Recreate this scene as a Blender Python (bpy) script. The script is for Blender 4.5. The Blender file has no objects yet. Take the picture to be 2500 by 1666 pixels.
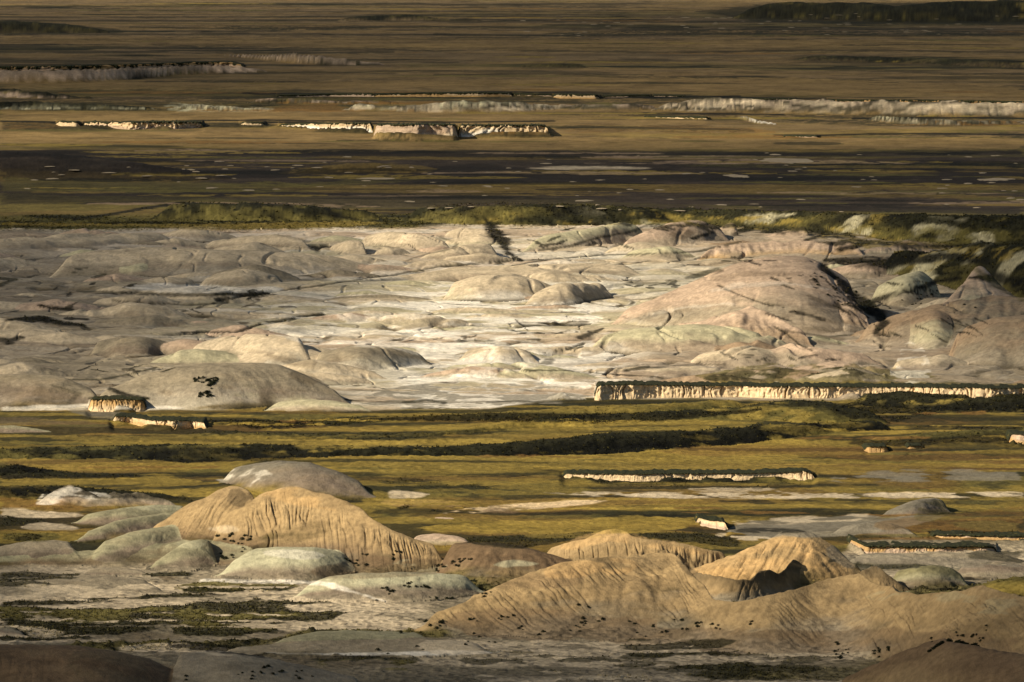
import bpy, math, time
import numpy as np
T0 = time.time()
rng = np.random.default_rng(7)
F32 = np.float32

# ------------------------------------------------------------------ camera frame (photo measured on a 2353 x 1568 sheet)
W, Hh, FOC, UC, VH, HC = 2353.0, 1568.0, 12804.0, 1176.5, -290.0, 120.0
def Yof(v, z=0.0): return (HC - z) * FOC / (np.asarray(v, dtype=np.float64) - VH)
def Xof(u, Y): return (np.asarray(u) - UC) / FOC * Y

scene = bpy.context.scene
col = bpy.data.collections.new("badlands"); scene.collection.children.link(col)

# ------------------------------------------------------------------ noise
_LAT = [rng.random((256, 256)).astype(F32) * 2 - 1 for _ in range(4)]
def vnoise(x, y, seed=0):
    L = _LAT[seed % 4]; sx = (seed * 37.7) % 256; sy = (seed * 91.3) % 256
    x = x + sx; y = y + sy
    xi = np.floor(x); yi = np.floor(y)
    fx = (x - xi).astype(F32); fy = (y - yi).astype(F32)
    xi = xi.astype(np.int32) & 255; yi = yi.astype(np.int32) & 255
    x1 = (xi + 1) & 255; y1 = (yi + 1) & 255
    fx = fx * fx * fx * (fx * (fx * 6 - 15) + 10); fy = fy * fy * fy * (fy * (fy * 6 - 15) + 10)
    a = L[yi, xi]; b = L[yi, x1]; c = L[y1, xi]; d = L[y1, x1]
    a = a + (b - a) * fx; c = c + (d - c) * fx
    return a + (c - a) * fy
def fbm(x, y, seed=0, octv=4, gain=0.5, lac=2.03):
    s = 0; amp = 1.0; t = 0
    for k in range(octv):
        # rotate the lattice from octave to octave, so that no axis shows
        ca, sa = math.cos(0.6 * k + .4), math.sin(0.6 * k + .4)
        s = s + amp * vnoise(x * ca + y * sa, -x * sa + y * ca, seed + k * 5); t += amp
        amp *= gain; x = x * lac; y = y * lac
    return s / t
def sstep(a, b, x):
    t = np.clip((x - a) / (b - a), 0, 1); return t * t * (3 - 2 * t)

# ------------------------------------------------------------------ grid: world polar sheet, finer where there is relief
du = 1.5
uin = np.arange(-60, 2413 + du, du)
g = 60 * (1.055 ** np.arange(1, 75) - 1) + 6
US = np.concatenate([(-60 - g)[::-1], uin, uin[-1] + g])
def seg(a, b, st): return np.arange(a, b, -st)
VS = np.concatenate([np.geomspace(16000, 1905, 40), seg(1900, 1640, 4), seg(1640, 1585, 1.0), seg(1585, 1090, .42), seg(1090, 930, .5), seg(930, 510, .52),
                     seg(510, 330, 1.0), seg(330, 110, .8), seg(110, -2, 1.0), seg(-3, -230, 4), np.array([-240, -250, -260, -268, -274, -279, -282])])
NR, NC = len(VS), len(US)
print("grid", NR, NC, NR * NC)
YR = Yof(VS)                                   # ascending distance
Yg = np.broadcast_to(YR[:, None], (NR, NC))
Ug = np.broadcast_to(US[None, :], (NR, NC))
X = ((US[None, :] - UC) / FOC * YR[:, None])
def rows(va, vb):                              # rows whose ground lies between pixel rows va (upper) and vb (lower)
    i0 = np.searchsorted(-VS, -vb); i1 = np.searchsorted(-VS, -va); return int(i0), int(i1)
def colsr(ua, ub): return int(np.searchsorted(US, ua)), int(np.searchsorted(US, ub))

# ------------------------------------------------------------------ palette: albedos
def A(r, g_, b, k=1.0):
    f = lambda c: ((c / 255 + .055) / 1.055) ** 2.4 if c > 10 else c / 255 / 12.92
    return np.array([f(r) / k, f(g_) / k, f(b) / k], dtype=F32)
KL = 1.18
P = dict(
    far=A(112, 95, 68, KL), fargold=A(134, 111, 70, KL), gold=A(134, 115, 55, KL), goldhi=A(164, 139, 64, KL), olive=A(96, 88, 46, KL), rust=A(122, 92, 48, KL),  # far plain: a dull brown grass and a golden-brown one
    scrub=A(44, 43, 27, KL), black=A(24, 24, 17, KL), purple=A(70, 60, 49, KL), purpled=A(42, 37, 31, KL), ocher=A(118, 99, 54, KL),
    clay=A(208, 189, 156, KL), clayw=A(250, 240, 218, KL), clayg=A(198, 188, 150, KL), clayp=A(198, 172, 144, KL), clayb=A(168, 143, 113, KL), grey=A(154, 141, 116, KL),
    sage=A(158, 151, 118, KL), tan=A(170, 144, 102, KL), tand=A(140, 118, 83, KL), brown=A(116, 95, 70, KL), lilac=A(140, 124, 104, KL), cliff=A(228, 200, 156, KL),
    palegreen=A(186, 180, 146, KL), clayd=A(158, 143, 119, KL), orange=A(192, 156, 104, KL), flat=A(150, 137, 112, KL), flatd=A(112, 103, 82, KL), crust=A(104, 89, 65, KL), ash=A(128, 120, 102, KL))

# ------------------------------------------------------------------ hills: crest line and foot line as measured, slope, profile
HILLS = []
def hill(sil, foot, s=.3, prof='dome', c='clay', c2=None, flute=0.0, lam=1.4, slant=0.0, back=1.0, label=None, rough=1.0, taper=10, hue=None, cap=None, name='hill', crease=.0):
    HILLS.append(dict(sil=sil, foot=foot, s=s, prof=prof, c=c, c2=c2 or c, flute=flute, lam=lam, slant=slant, back=back, label=label, rough=rough, taper=taper, cap=cap, name=name, crease=crease))
#== far plain
hill([(1660,40),(1700,24),(1760,9),(1800,5),(2000,6),(2060,13),(2150,6),(2353,0),(2500,0)], [(1660,42),(1800,44),(2100,52),(2500,50)], .16, c='scrub', c2='purpled', label='long dark scrub-covered hill on the horizon side of the far plain', rough=2)
hill([(-60,46),(60,50),(140,54),(250,68),(280,74)], [(-60,76),(280,76)], .16, c='scrub', c2='purpled', label='low dark hill at the far left edge of the brown plain', rough=2)
hill([(740,46),(860,36),(940,33),(1000,42),(1150,46)], [(740,48),(1150,49)], .12, c='scrub', c2='far', rough=2)
hill([(1800,132),(1900,128),(1990,130),(2150,134),(2353,140)], [(1800,138),(2100,146),(2353,158)], .1, c='scrub', c2='far', rough=2)
hill([(1180,150),(1280,146),(1340,148),(1360,152)], [(1180,155),(1360,156)], .1, c='scrub', c2='far', rough=2)
hill([(500,123),(560,124),(610,124),(640,121),(655,119),(668,118),(680,118),(692,124),(715,127),(740,128),(770,134),(800,133),(830,138),(900,147)],
     [(500,126),(560,132),(620,139),(700,149),(760,152),(820,149),(900,150)], .5, 'cone', 'lilac', 'clayp', flute=.8, lam=9, label='ragged pale clay butte standing alone on the far plain', name='hill', rough=1.6)
hill([(-60,160),(150,160),(300,156),(450,150),(540,152),(610,158),(640,163)], [(-60,192),(150,191),(250,187),(300,181),(420,173),(520,169),(640,165)], .42, 'talus', 'lilac', 'clayp', flute=.5, lam=8, label='lilac grey clay slope under the far left cliff')
hill([(780,243),(830,238),(900,242),(980,238),(1030,233),(1100,230),(1180,232),(1230,238),(1300,243),(1330,245)], [(780,254),(900,257),(1000,259),(1176,259),(1260,252),(1330,247)], .3, 'cone', 'palegreen', 'clay', flute=1.6, lam=8, label='pale green gullied clay bank in the middle of the far plain', rough=3)
hill([(1480,250),(1520,236),(1600,230),(1660,226),(1800,228),(2000,232),(2353,236),(2420,237)], [(1480,252),(1600,258),(1800,262),(2000,266),(2200,270),(2420,270)], .3, 'cone', 'clay', 'grey', flute=2.0, lam=9, label='long chalky gullied slope under the far right rim', rough=3)
hill([(1980,270),(2010,266),(2100,270),(2200,276),(2353,278)], [(1980,275),(2080,288),(2200,290),(2353,284)], .3, 'cone', 'palegreen', 'clay', flute=1.2, lam=8, label='pale green clay bank near the right edge below the long rim', rough=3)
hill([(1690,267),(1720,268),(1750,276),(1790,284)], [(1690,272),(1740,284),(1790,286)], .3, 'cone', 'clayw', 'clay', flute=.6, lam=6, rough=2)
hill([(1230,246),(1300,238),(1380,240),(1440,236),(1520,244)], [(1230,250),(1380,254),(1520,252)], .3, 'cone', 'clayp', 'scrub', flute=1.6, lam=7, rough=3)
hill([(560,234),(620,226),(700,228),(780,232),(860,230),(940,234)], [(560,238),(700,240),(940,239)], .3, 'cone', 'clayp', 'rust', flute=1.6, lam=7, rough=3)
hill([(390,248),(440,240),(500,244),(560,247),(640,252)], [(390,250),(470,256),(640,257)], .3, 'cone', 'palegreen', 'scrub', flute=1.6, lam=7, rough=3)
hill([(-60,203),(20,203),(60,207),(150,216),(230,224)], [(-60,222),(100,226),(230,226)], .25, 'cone', 'scrub', 'clayp', flute=1.4, lam=7, rough=2)
hill([(-60,238),(60,234),(150,240),(250,243),(370,248)], [(-60,252),(150,255),(370,254)], .25, 'cone', 'scrub', 'palegreen', flute=1.6, lam=7, rough=3)
#== dark plain and scrub ridge
hill([(-60,350),(60,352),(180,362),(300,372),(440,392),(560,406)], [(-60,412),(250,412),(560,412)], .12, c='purpled', c2='purple', rough=2, label='low dark purple rise at the left of the dark plain')
hill([(660,395),(760,380),(860,374),(940,384),(1010,396)], [(660,398),(1010,400)], .1, c='ocher', c2='purple', rough=1.5)
hill([(330,490),(380,472),(440,465),(560,468),(680,472),(800,482),(900,486)], [(300,504),(500,512),(700,512),(900,506)], .3, c='scrub', c2='olive', rough=5, label='long low ridge bristling with dark green scrub left of centre')
hill([(900,488),(980,476),(1080,470),(1180,468),(1300,472),(1450,478),(1700,484),(1950,492),(2353,500),(2420,500)],
     [(900,508),(1050,520),(1180,522),(1350,522),(1600,520),(1900,540),(2100,570),(2353,590),(2420,590)], .32, c='scrub', c2='olive', flute=1.5, lam=11, slant=.8, rough=5, label='broad scrubby rim with gold grass and dark brush above the clay hills')
hill([(1990,590),(2060,578),(2130,584),(2180,575),(2250,560),(2353,566),(2420,566)], [(1860,620),(1990,640),(2130,665),(2250,680),(2353,720),(2420,720)], .4, c='scrub', c2='olive', flute=1.3, lam=9, slant=.5, rough=5, label='dark brushy slope above the gully at the right')
#== clay badlands: the lesser mounds that run into one another
_r = np.random.default_rng(21)
for _k in range(150):
    _v = 560 + 350 * (_k / 150.0) + _r.normal() * 5; _u = _r.uniform(-60, 2400); _w = _r.uniform(110, 330) * (.8 + .5 * _k / 150); _h = _w * _r.uniform(.085, .155)
    if _v > 690 and 820 < _u < 1500: _h *= .5
    _v = min(_v, 922 if _u < 900 else 895)
    _p = _r.uniform(.35, .65)
    hill([(_u - _w / 2, _v - 1), (_u - _w * .3, _v - _h * .62), (_u + (_p - .5) * _w, _v - _h), (_u + _w * .3, _v - _h * .55), (_u + _w / 2, _v - 1)], [(_u - _w / 2, _v), (_u, _v + _h * .22), (_u + _w / 2, _v)],
         _r.uniform(.28, .42), c=['clay', 'clayp', 'clay', 'clayg', 'clay', 'clay', 'grey'][_k % 7] if _u < 1500 else ['clayp', 'clayb', 'clayg', 'clay', 'clayb', 'grey'][_k % 6], c2='clay' if _u < 1500 else 'clayb', crease=.4)
#== clay badlands, upper
hill([(-60,556),(60,545),(160,538),(260,536),(380,537),(430,548)], [(-60,592),(200,584),(430,562)], .17, c='clay', label='low smooth clay swell in the far left corner of the pale badlands')
hill([(440,568),(500,553),(560,543),(640,540),(690,550),(720,562),(742,580)], [(440,575),(600,584),(742,590)], .26, c='clay', c2='clayg', label='smooth cream mound left of the small dark hollow')
hill([(800,560),(850,541),(900,533),(960,538),(1010,550),(1050,570),(1062,582)], [(800,572),(960,590),(1062,588)], .26, c='clay', label='wide rounded mound behind the twin cream domes')
hill([(1010,540),(1060,524),(1110,526),(1150,548)], [(1010,552),(1150,556)], .26, c='clay')
hill([(745,585),(762,564),(800,553),(832,553),(848,568),(850,588)], [(745,588),(800,596),(850,596)], .36, c='clay', c2='clayw', label='left one of two small cream domes beside the dark hollow')
hill([(846,595),(866,576),(892,569),(925,571),(948,585),(956,592)], [(846,596),(900,599),(956,594)], .36, c='clay', c2='clayw', label='right one of two small cream domes beside the dark hollow')
hill([(940,602),(1000,577),(1060,563),(1120,560),(1155,578),(1165,598)], [(940,604),(1050,609),(1165,601)], .26, c='clay', c2='clayw', label='smooth pale mound left of the green-black gully')
hill([(100,598),(200,580),(300,571),(400,568),(500,575),(600,578),(700,582),(780,592),(850,612),(905,626)], [(60,642),(300,642),(500,652),(650,648),(800,638),(905,629)], .2, c='clay', c2='clayp', label='long smooth pinkish clay ridge in the left of the badlands', crease=.5)
hill([(440,655),(500,627),(560,617),(620,625),(670,648)], [(440,660),(560,668),(670,660)], .25, c='clay', c2='clayg')
hill([(300,655),(360,638),(430,640),(470,655)], [(300,664),(400,668),(470,662)], .22, c='clay', c2='clayw')
hill([(850,645),(950,631),(1050,617),(1200,610),(1350,607),(1500,612)], [(850,655),(1100,650),(1300,650),(1500,640)], .13, c='clay', c2='clayw', label='long low cream swell across the centre of the badlands')
hill([(1180,572),(1260,540),(1350,527),(1425,512),(1470,520),(1515,548)], [(1180,586),(1350,578),(1515,556)], .25, c='clayg', c2='clay', label='pale slope rising to the scrub right of the green-black gully')
hill([(1400,568),(1480,535),(1545,512),(1610,507),(1655,525),(1700,556)], [(1400,580),(1550,576),(1700,562)], .28, c='clayp', c2='clayg', label='slope with a rose pink face under the scrubby rim', crease=.6)
hill([(1630,548),(1665,516),(1688,512),(1702,530)], [(1630,556),(1702,556)], .35, c='clayp', c2='clayg')
hill([(1740,552),(1800,532),(1850,522),(1872,540)], [(1740,558),(1872,558)], .35, c='clayp', c2='clay')
hill([(1590,592),(1650,563),(1750,556),(1900,554),(1995,560)], [(1590,604),(1780,600),(1995,604)], .28, 'talus', 'clayp', 'orange', flute=.35, lam=4, label='flat-topped pink slope behind the big brown hill')
hill([(1950,600),(2000,570),(2080,560),(2160,572)], [(1950,602),(2160,598)], .3, 'cone', 'clayp', 'clayg', flute=.6, lam=4)
hill([(2225,540),(2262,524),(2282,517),(2300,524),(2330,540)], [(2225,543),(2330,543)], .45, 'cone', 'clayg', 'clay')
hill([(1000,685),(1040,650),(1100,634),(1170,628),(1225,638),(1262,656),(1290,680)], [(1000,692),(1080,700),(1180,700),(1290,690)], .27, c='clay', c2='clayp', label='broad smooth pinkish dome at the centre of the badlands')
hill([(1190,700),(1230,672),(1280,653),(1340,646),(1380,652),(1425,678)], [(1190,706),(1300,712),(1425,684)], .27, c='clay', c2='clayg', label='smooth cream dome just right of the central dome')
#== big brown hill
hill([(1380,722),(1440,708),(1500,690),(1560,664),(1620,637),(1680,612),(1730,598),(1780,591),(1850,592),(1885,605),(1930,632),(1975,665),(2005,700),(2015,735)],
     [(1360,748),(1440,758),(1560,768),(1700,776),(1850,782),(1960,776),(2015,758)], .26, c='clayp', c2='clayb', flute=.25, lam=9, label='largest brown clay hill with a broad crest, right of centre', crease=.6)
hill([(1560,700),(1640,672),(1720,655),(1800,650),(1860,668),(1900,705)], [(1560,706),(1700,716),(1900,716)], .3, c='clayb', c2='clayp', crease=.3)
hill([(1840,720),(1880,690),(1930,688),(1980,705),(2005,745)], [(1840,748),(1930,775),(2005,770)], .35, 'soft', 'clayp', 'clayb', flute=.2, lam=6, crease=.4)
hill([(1500,764),(1580,735),(1660,716),(1705,707),(1724,701),(1745,708),(1790,728),(1850,760),(1880,800)], [(1480,784),(1600,800),(1700,812),(1880,808)], .33, 'cone', 'clayp', 'clayb', label='pointed tan nose at the foot of the largest brown hill')
hill([(1325,805),(1370,776),(1430,758),(1500,751),(1600,746),(1700,752),(1780,775),(1862,806)], [(1325,810),(1450,818),(1600,821),(1750,820),(1862,812)], .27, c='clayg', c2='clay', label='wide greenish cream mound in front of the brown hill')
hill([(1985,690),(2020,656),(2070,634),(2118,622),(2150,648),(2180,690)], [(1985,700),(2080,712),(2180,698)], .36, c='clayg', c2='clayb', label='small greenish mound between the gully and the dark slope')
hill([(1960,752),(2040,728),(2120,706),(2200,690),(2280,682),(2353,684),(2420,688)], [(1930,790),(2040,812),(2150,826),(2300,830),(2420,830)], .2, 'soft', 'clayb', 'grey', flute=.2, lam=7, label='broad clay slope spreading below the dark brush at the right', crease=.7)
hill([(2110,735),(2160,700),(2200,662),(2235,620),(2250,611),(2266,618),(2290,645),(2325,675),(2370,700),(2420,715)], [(2090,790),(2150,812),(2300,808),(2420,800)], .3, 'soft', 'clayp', 'clayg', flute=.4, lam=6, label='peaked clay hill with a green top at the right edge', crease=.5)
hill([(2010,756),(2080,726),(2150,712),(2230,735),(2290,778)], [(2000,795),(2150,830),(2290,800)], .24, c='clayb', c2='clayg', crease=.5)
hill([(2160,796),(2220,752),(2280,733),(2353,726),(2420,726)], [(2150,840),(2250,858),(2420,868)], .24, c='clayb', c2='grey', label='rounded brown hill cut by the right edge')
#== badlands, lower
hill([(-60,760),(60,753),(130,759),(180,775),(225,792)], [(-60,800),(100,802),(225,798)], .25, c='clay', c2='grey')
hill([(190,802),(230,785),(280,773),(340,774),(385,786),(415,802)], [(180,826),(330,834),(415,818)], .3, c='grey', c2='clay', label='rounded grey mound above the long hollow at the left')
hill([(400,812),(480,782),(560,768),(640,770),(700,780),(728,800),(742,832)], [(400,834),(600,856),(742,858)], .28, c='clay', c2='grey', label='smooth grey-brown mound behind the big left dome', crease=.3)
hill([(690,845),(735,808),(800,798),(860,795),(920,800),(980,816),(1012,836)], [(690,858),(850,864),(1012,840)], .28, c='grey', c2='clay', label='long rounded grey mound right of the dark hollow', crease=.2)
hill([(1040,824),(1080,803),(1150,796),(1200,803),(1250,826)], [(1040,828),(1150,840),(1250,832)], .24, c='clay', c2='clayw')
hill([(1440,860),(1500,848),(1600,842),(1680,850),(1720,862)], [(1440,864),(1720,866)], .2, c='clay')
hill([(308,846),(350,826),(400,806),(450,801),(520,806),(592,836)], [(308,850),(400,854),(592,850)], .3, c='clayg', c2='clay', label='pale smooth mound just behind the big left dome')
hill([(180,920),(270,885),(330,860),(400,843),(480,835),(580,835),(640,838),(700,860),(740,880),(800,910),(832,926)],
     [(160,938),(300,944),(500,948),(700,940),(832,931)], .3, c='grey', c2='clay', label='biggest smooth dome at the left with a dark brush patch on its face')
hill([(-60,862),(80,860),(150,870),(200,890),(262,922)], [(-60,938),(100,943),(262,940)], .26, c='grey', c2='clay', label='smooth grey-brown mound at the left edge beside the big dome', crease=.4)
hill([(590,942),(640,926),(700,918),(760,920),(830,931),(872,942)], [(590,946),(730,950),(872,945)], .22, c='clayg', c2='clay', label='flat pale apron at the right foot of the big left dome')
hill([(1255,912),(1278,905),(1284,900),(1298,900),(1304,907),(1350,914)], [(1255,916),(1290,919),(1350,918)], .7, 'cone', 'clayw', 'clayw', label='tiny white clay pinnacle left of the long cliff', taper=4, rough=.5)
hill([(-60,978),(40,979),(90,986),(146,998)], [(-60,1003),(146,1002)], .25, c='sage', c2='ash', label='low grey-green dome in the grass at the left edge')
hill([(1768,950),(1785,936),(1820,930),(1870,932),(1900,944),(1918,958)], [(1768,958),(1840,970),(1918,962)], .3, c='grey', c2='clay', label='bare pebbly oval knoll ringed by dark brush', rough=2)
#== grassy terraces
hill([(330,972),(500,974),(700,966),(960,956),(1100,950),(1300,938),(1500,930),(1650,922),(1750,918)], [(330,976),(600,982),(900,972),(1200,964),(1500,960),(1750,940)], .22, c='gold', c2='olive', rough=1.5)
hill([(1180,960),(1400,952),(1600,944),(1700,936),(1770,925),(1840,921),(1900,926),(1960,940),(2060,950)], [(1180,976),(1400,976),(1700,975),(1900,980),(2060,975)], .25, c='scrub', c2='olive', rough=4)
hill([(1930,912),(2000,904),(2060,900),(2140,906),(2220,916),(2353,908),(2420,908)], [(1930,930),(2100,944),(2250,950),(2420,950)], .28, c='scrub', c2='black', rough=4, label='dark brushy bank hiding the foot of the long cliff')
hill([(400,1000),(600,996),(800,1002),(1000,994),(1176,970),(1300,965),(1420,975)], [(400,1010),(700,1016),(1000,1012),(1200,992),(1420,990)], .2, c='olive', c2='gold', rough=2)
hill([(-60,1032),(200,1028),(400,1022),(600,1022),(800,1026),(1000,1028),(1176,1018),(1400,998),(1600,990),(1760,978),(1900,974),(2050,966),(2080,982)], [(-60,1064),(300,1064),(600,1066),(900,1064),(1200,1058),(1450,1042),(1700,1024),(1900,1010),(2080,996)], .3, c='scrub', c2='black', rough=4.5, label='long dark brush-covered bank running across the grassland')
hill([(1950,1012),(2100,1000),(2250,990),(2353,985),(2420,985)], [(1950,1022),(2100,1026),(2300,1015),(2420,1010)], .2, c='olive', c2='scrub', rough=2)
hill([(-60,1070),(60,1072),(100,1078),(140,1088),(200,1092),(335,1094)], [(-60,1108),(60,1106),(120,1102),(335,1098)], .35, c='black', c2='scrub', rough=3, label='black bank at the left edge of the gold grass')
hill([(-60,1120),(60,1118),(140,1116),(250,1126),(350,1134),(450,1150)], [(-60,1168),(60,1166),(200,1160),(350,1152),(450,1156)], .3, c='scrub', c2='black', rough=3)
#== foreground, behind the butte
hill([(475,1102),(520,1079),(570,1069),(640,1062),(715,1066),(775,1084),(830,1108),(850,1126),(892,1145)], [(475,1108),(560,1146),(700,1160),(850,1152),(892,1148)], .33, c='ash', c2='sage', label='grey-green dome with white crust behind the fluted tan butte')
hill([(65,1168),(100,1146),(130,1122),(160,1114),(188,1122),(232,1146),(262,1133),(300,1132),(380,1146),(418,1162)], [(65,1174),(160,1178),(240,1176),(300,1174),(418,1168)], .42, 'soft', 'grey', 'clayp', flute=.25, lam=3, label='small crusted grey peak with a rusty foot at the left', rough=1.6)
hill([(975,1198),(1010,1192),(1040,1194),(1072,1206)], [(975,1206),(1072,1208)], .22, c='clayp')
hill([(930,1242),(970,1229),(1010,1227),(1050,1232),(1095,1248)], [(930,1258),(1095,1258)], .3, c='clayp', c2='clay', label='small smooth beige mound right behind the butte shoulder')
hill([(2010,1188),(2055,1168),(2100,1150),(2145,1146),(2178,1153),(2194,1172)], [(2010,1194),(2100,1200),(2194,1182)], .33, c='ash', c2='grey', label='smooth grey dome farthest back among the right-hand flats')
hill([(1895,1224),(1950,1208),(1995,1199),(2045,1203),(2085,1216),(2125,1234)], [(1895,1234),(2000,1240),(2125,1238)], .3, c='grey', c2='clayp', label='low grey-pink mound behind the short turf-topped cliff')
hill([(1930,1268),(1990,1273),(2120,1275),(2285,1270),(2330,1284),(2390,1300)], [(1930,1296),(2100,1306),(2300,1304),(2390,1304)], .2, c='grey', c2='ash', rough=1.8, label='grey clay apron below the short turf-topped cliff')
#== foreground left
hill([(-60,1288),(100,1274),(300,1256),(450,1244),(620,1256),(820,1286),(1000,1308),(1150,1326)], [(-60,1300),(300,1306),(600,1310),(820,1320),(1000,1334),(1150,1340)], .26, 'soft', 'sage', 'brown', flute=.15, lam=4, label='long sage and grey clay skirt joining the left foreground mounds')
hill([(480,1500),(700,1478),(950,1472),(1150,1486)], [(480,1508),(800,1516),(1150,1508)], .15, c='flat', c2='grey')
hill([(150,1196),(220,1176),(300,1166),(360,1161),(415,1163),(470,1180)], [(150,1202),(200,1218),(300,1215),(470,1200)], .33, c='sage', c2='grey', label='low sage green mound behind the left foreground mounds')
hill([(155,1243),(200,1222),(260,1200),(330,1186),(400,1178),(460,1176)], [(155,1247),(220,1252),(330,1240),(460,1220)], .36, c='sage', c2='lilac', label='long sage and mauve mound running up to the butte')
hill([(-60,1268),(0,1258),(60,1246),(130,1243),(178,1249),(198,1262)], [(-60,1294),(100,1302),(198,1300)], .33, c='grey', c2='lilac', label='mauve grey mound at the left edge in front')
hill([(330,1225),(380,1192),(430,1160),(480,1138),(515,1123),(528,1116),(548,1118),(572,1126),(590,1150),(606,1190)], [(300,1262),(420,1290),(606,1300)], .5, 'soft', 'tan', 'brown', flute=.35, lam=1.6, slant=-.4, label='tan shoulder with a dark hollow left of the fluted butte crest')
hill([(470,1200),(540,1172),(580,1150),(612,1128),(640,1121),(665,1119),(700,1123),(750,1135),(800,1154),(832,1166),(855,1188),(900,1213),(950,1236),(1000,1252),(1040,1268)],
     [(440,1290),(600,1312),(800,1326),(900,1332),(1040,1325)], .5, 'butte', 'tan', 'brown', flute=.85, lam=1.35, slant=.12, back=.8, label='tall tan butte with a finely fluted face at the left front', rough=1.3)
hill([(980,1262),(1030,1251),(1080,1248),(1140,1250),(1200,1257),(1250,1270),(1320,1288),(1380,1310)], [(980,1335),(1100,1352),(1250,1352),(1380,1340)], .36, c='brown', c2='tand', flute=.2, lam=2.5, label='brown saddle between the butte and the right-hand massif')
hill([(183,1270),(230,1247),(300,1226),(350,1216),(420,1209),(500,1207),(540,1225)], [(183,1300),(250,1306),(330,1304),(420,1290),(540,1270)], .36, c='sage', c2='grey', flute=.12, lam=3, label='broad greenish mound at the left below the butte')
hill([(330,1309),(380,1276),(430,1245),(468,1239),(498,1252),(508,1285)], [(330,1312),(400,1316),(460,1315),(508,1306)], .42, c='sage', c2='grey', label='small rounded sage mound under the butte')
hill([(478,1322),(540,1286),(580,1264),(640,1258),(720,1258),(780,1269),(820,1294),(848,1314)], [(478,1325),(560,1335),(640,1339),(720,1341),(800,1330),(848,1317)], .42, c='palegreen', c2='lilac', label='large mound with a pale green top in front of the butte', rough=.8)
hill([(648,1372),(700,1346),(760,1326),(830,1318),(920,1317),(1000,1318),(1060,1322),(1105,1336),(1135,1352)], [(648,1376),(740,1386),(870,1389),(960,1386),(1060,1382),(1135,1360)], .4, c='palegreen', c2='grey', flute=.1, lam=4, label='pale green and cream mound dotted with shrubs, centre front')
hill([(585,1494),(650,1471),(720,1456),(800,1452),(900,1455),(980,1458),(1020,1482)], [(585,1498),(700,1504),(900,1504),(1020,1492)], .27, c='sage', c2='sage', label='low smooth sage mound on the front flat')
hill([(180,1318),(240,1306),(300,1308),(350,1318)], [(180,1326),(350,1326)], .2, c='grey', c2='ash')
hill([(-60,1436),(0,1438),(35,1448),(66,1463)], [(-60,1466),(66,1466)], .25, c='ash')
hill([(-60,1350),(40,1342),(120,1334),(220,1332),(330,1340),(400,1350)], [(-60,1384),(150,1384),(300,1376),(400,1366)], .1, c='flat', c2='grey', rough=1.6)
#== foreground right massif
hill([(1225,1276),(1300,1247),(1340,1238),(1372,1225),(1390,1216),(1412,1215),(1435,1222),(1452,1233),(1500,1239),(1550,1246),(1620,1262),(1665,1268),(1700,1290)],
     [(1200,1300),(1300,1328),(1450,1345),(1600,1345),(1700,1325)], .52, 'butte', 'tan', 'tand', flute=.8, lam=1.6, slant=.05, label='fluted tan ridge with a small peak, centre right', rough=1.3)
hill([(1560,1320),(1640,1292),(1700,1268),(1760,1243),(1798,1224),(1830,1221),(1866,1222),(1885,1234),(1925,1262),(1955,1290),(1992,1322),(2010,1340)],
     [(1560,1345),(1700,1362),(1850,1368),(2010,1352)], .5, 'soft', 'tan', 'orange', flute=.4, lam=2.4, slant=-.5, label='highest angular tan butte of the right-hand massif', rough=1.5)
hill([(1575,1310),(1600,1316),(1650,1320),(1690,1331),(1722,1330),(1745,1312),(1768,1306),(1785,1314),(1800,1312),(1812,1296),(1822,1285),(1834,1292),(1860,1320),(1892,1346)],
     [(1575,1352),(1640,1392),(1720,1388),(1820,1372),(1892,1352)], .85, 'cone', 'crust', 'tand', flute=.55, lam=2.6, slant=-.6, label='dark crusted knife-edge ridge inside the hollow of the massif', rough=2)
hill([(1968,1322),(1990,1306),(2004,1301),(2022,1308),(2038,1322),(2062,1336),(2095,1356)], [(1968,1362),(2030,1368),(2095,1362)], .8, 'cone', 'crust', 'tand', flute=.4, lam=2.4, label='small dark rocky knob beside the green dome', rough=2)
hill([(2028,1338),(2060,1315),(2105,1302),(2150,1299),(2190,1308),(2215,1324),(2240,1344)], [(2028,1352),(2100,1362),(2160,1363),(2240,1350)], .42, c='sage', c2='ash', label='smooth olive green dome at the right front', cap='olive')
hill([(2175,1315),(2210,1302),(2240,1298),(2353,1301),(2420,1301)], [(2175,1328),(2260,1336),(2420,1330)], .3, c='lilac', c2='grey', label='flat-topped mauve mound behind the green dome')
hill([(2230,1352),(2280,1336),(2353,1328),(2420,1326)], [(2230,1362),(2290,1385),(2420,1395)], .3, c='olive', c2='gold', label='small grassy knoll at the right edge', rough=2)
hill([(935,1448),(1000,1412),(1090,1372),(1180,1333),(1240,1310),(1300,1291),(1350,1284),(1420,1279),(1480,1280),(1540,1275),(1556,1279),(1575,1300),(1600,1332),(1625,1352),(1640,1374),(1700,1375),(1760,1364),(1830,1350),(1880,1336),(1930,1322),(1975,1318),(2000,1342),(2060,1356),(2130,1360),(2200,1354),(2260,1348),(2300,1362),(2353,1372),(2420,1380)],
     [(920,1452),(1000,1462),(1240,1474),(1400,1478),(1560,1472),(1680,1502),(1760,1512),(1850,1508),(1960,1500),(2100,1560),(2300,1620),(2420,1640)], .46, 'butte', 'tan', 'tand', flute=.5, lam=1.5, slant=.55, back=.7, label='great tan clay massif filling the right foreground', rough=1.5, taper=14)
hill([(1900,1576),(1960,1552),(2020,1524),(2080,1498),(2132,1476),(2170,1472),(2220,1480),(2290,1496),(2353,1506),(2420,1512)], [(1900,1600),(2100,1680),(2420,1760)], .42, 'soft', 'brown', 'tand', flute=.1, lam=2.2, slant=.4, label='dark brown hill with a black gully in the bottom right corner')
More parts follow.
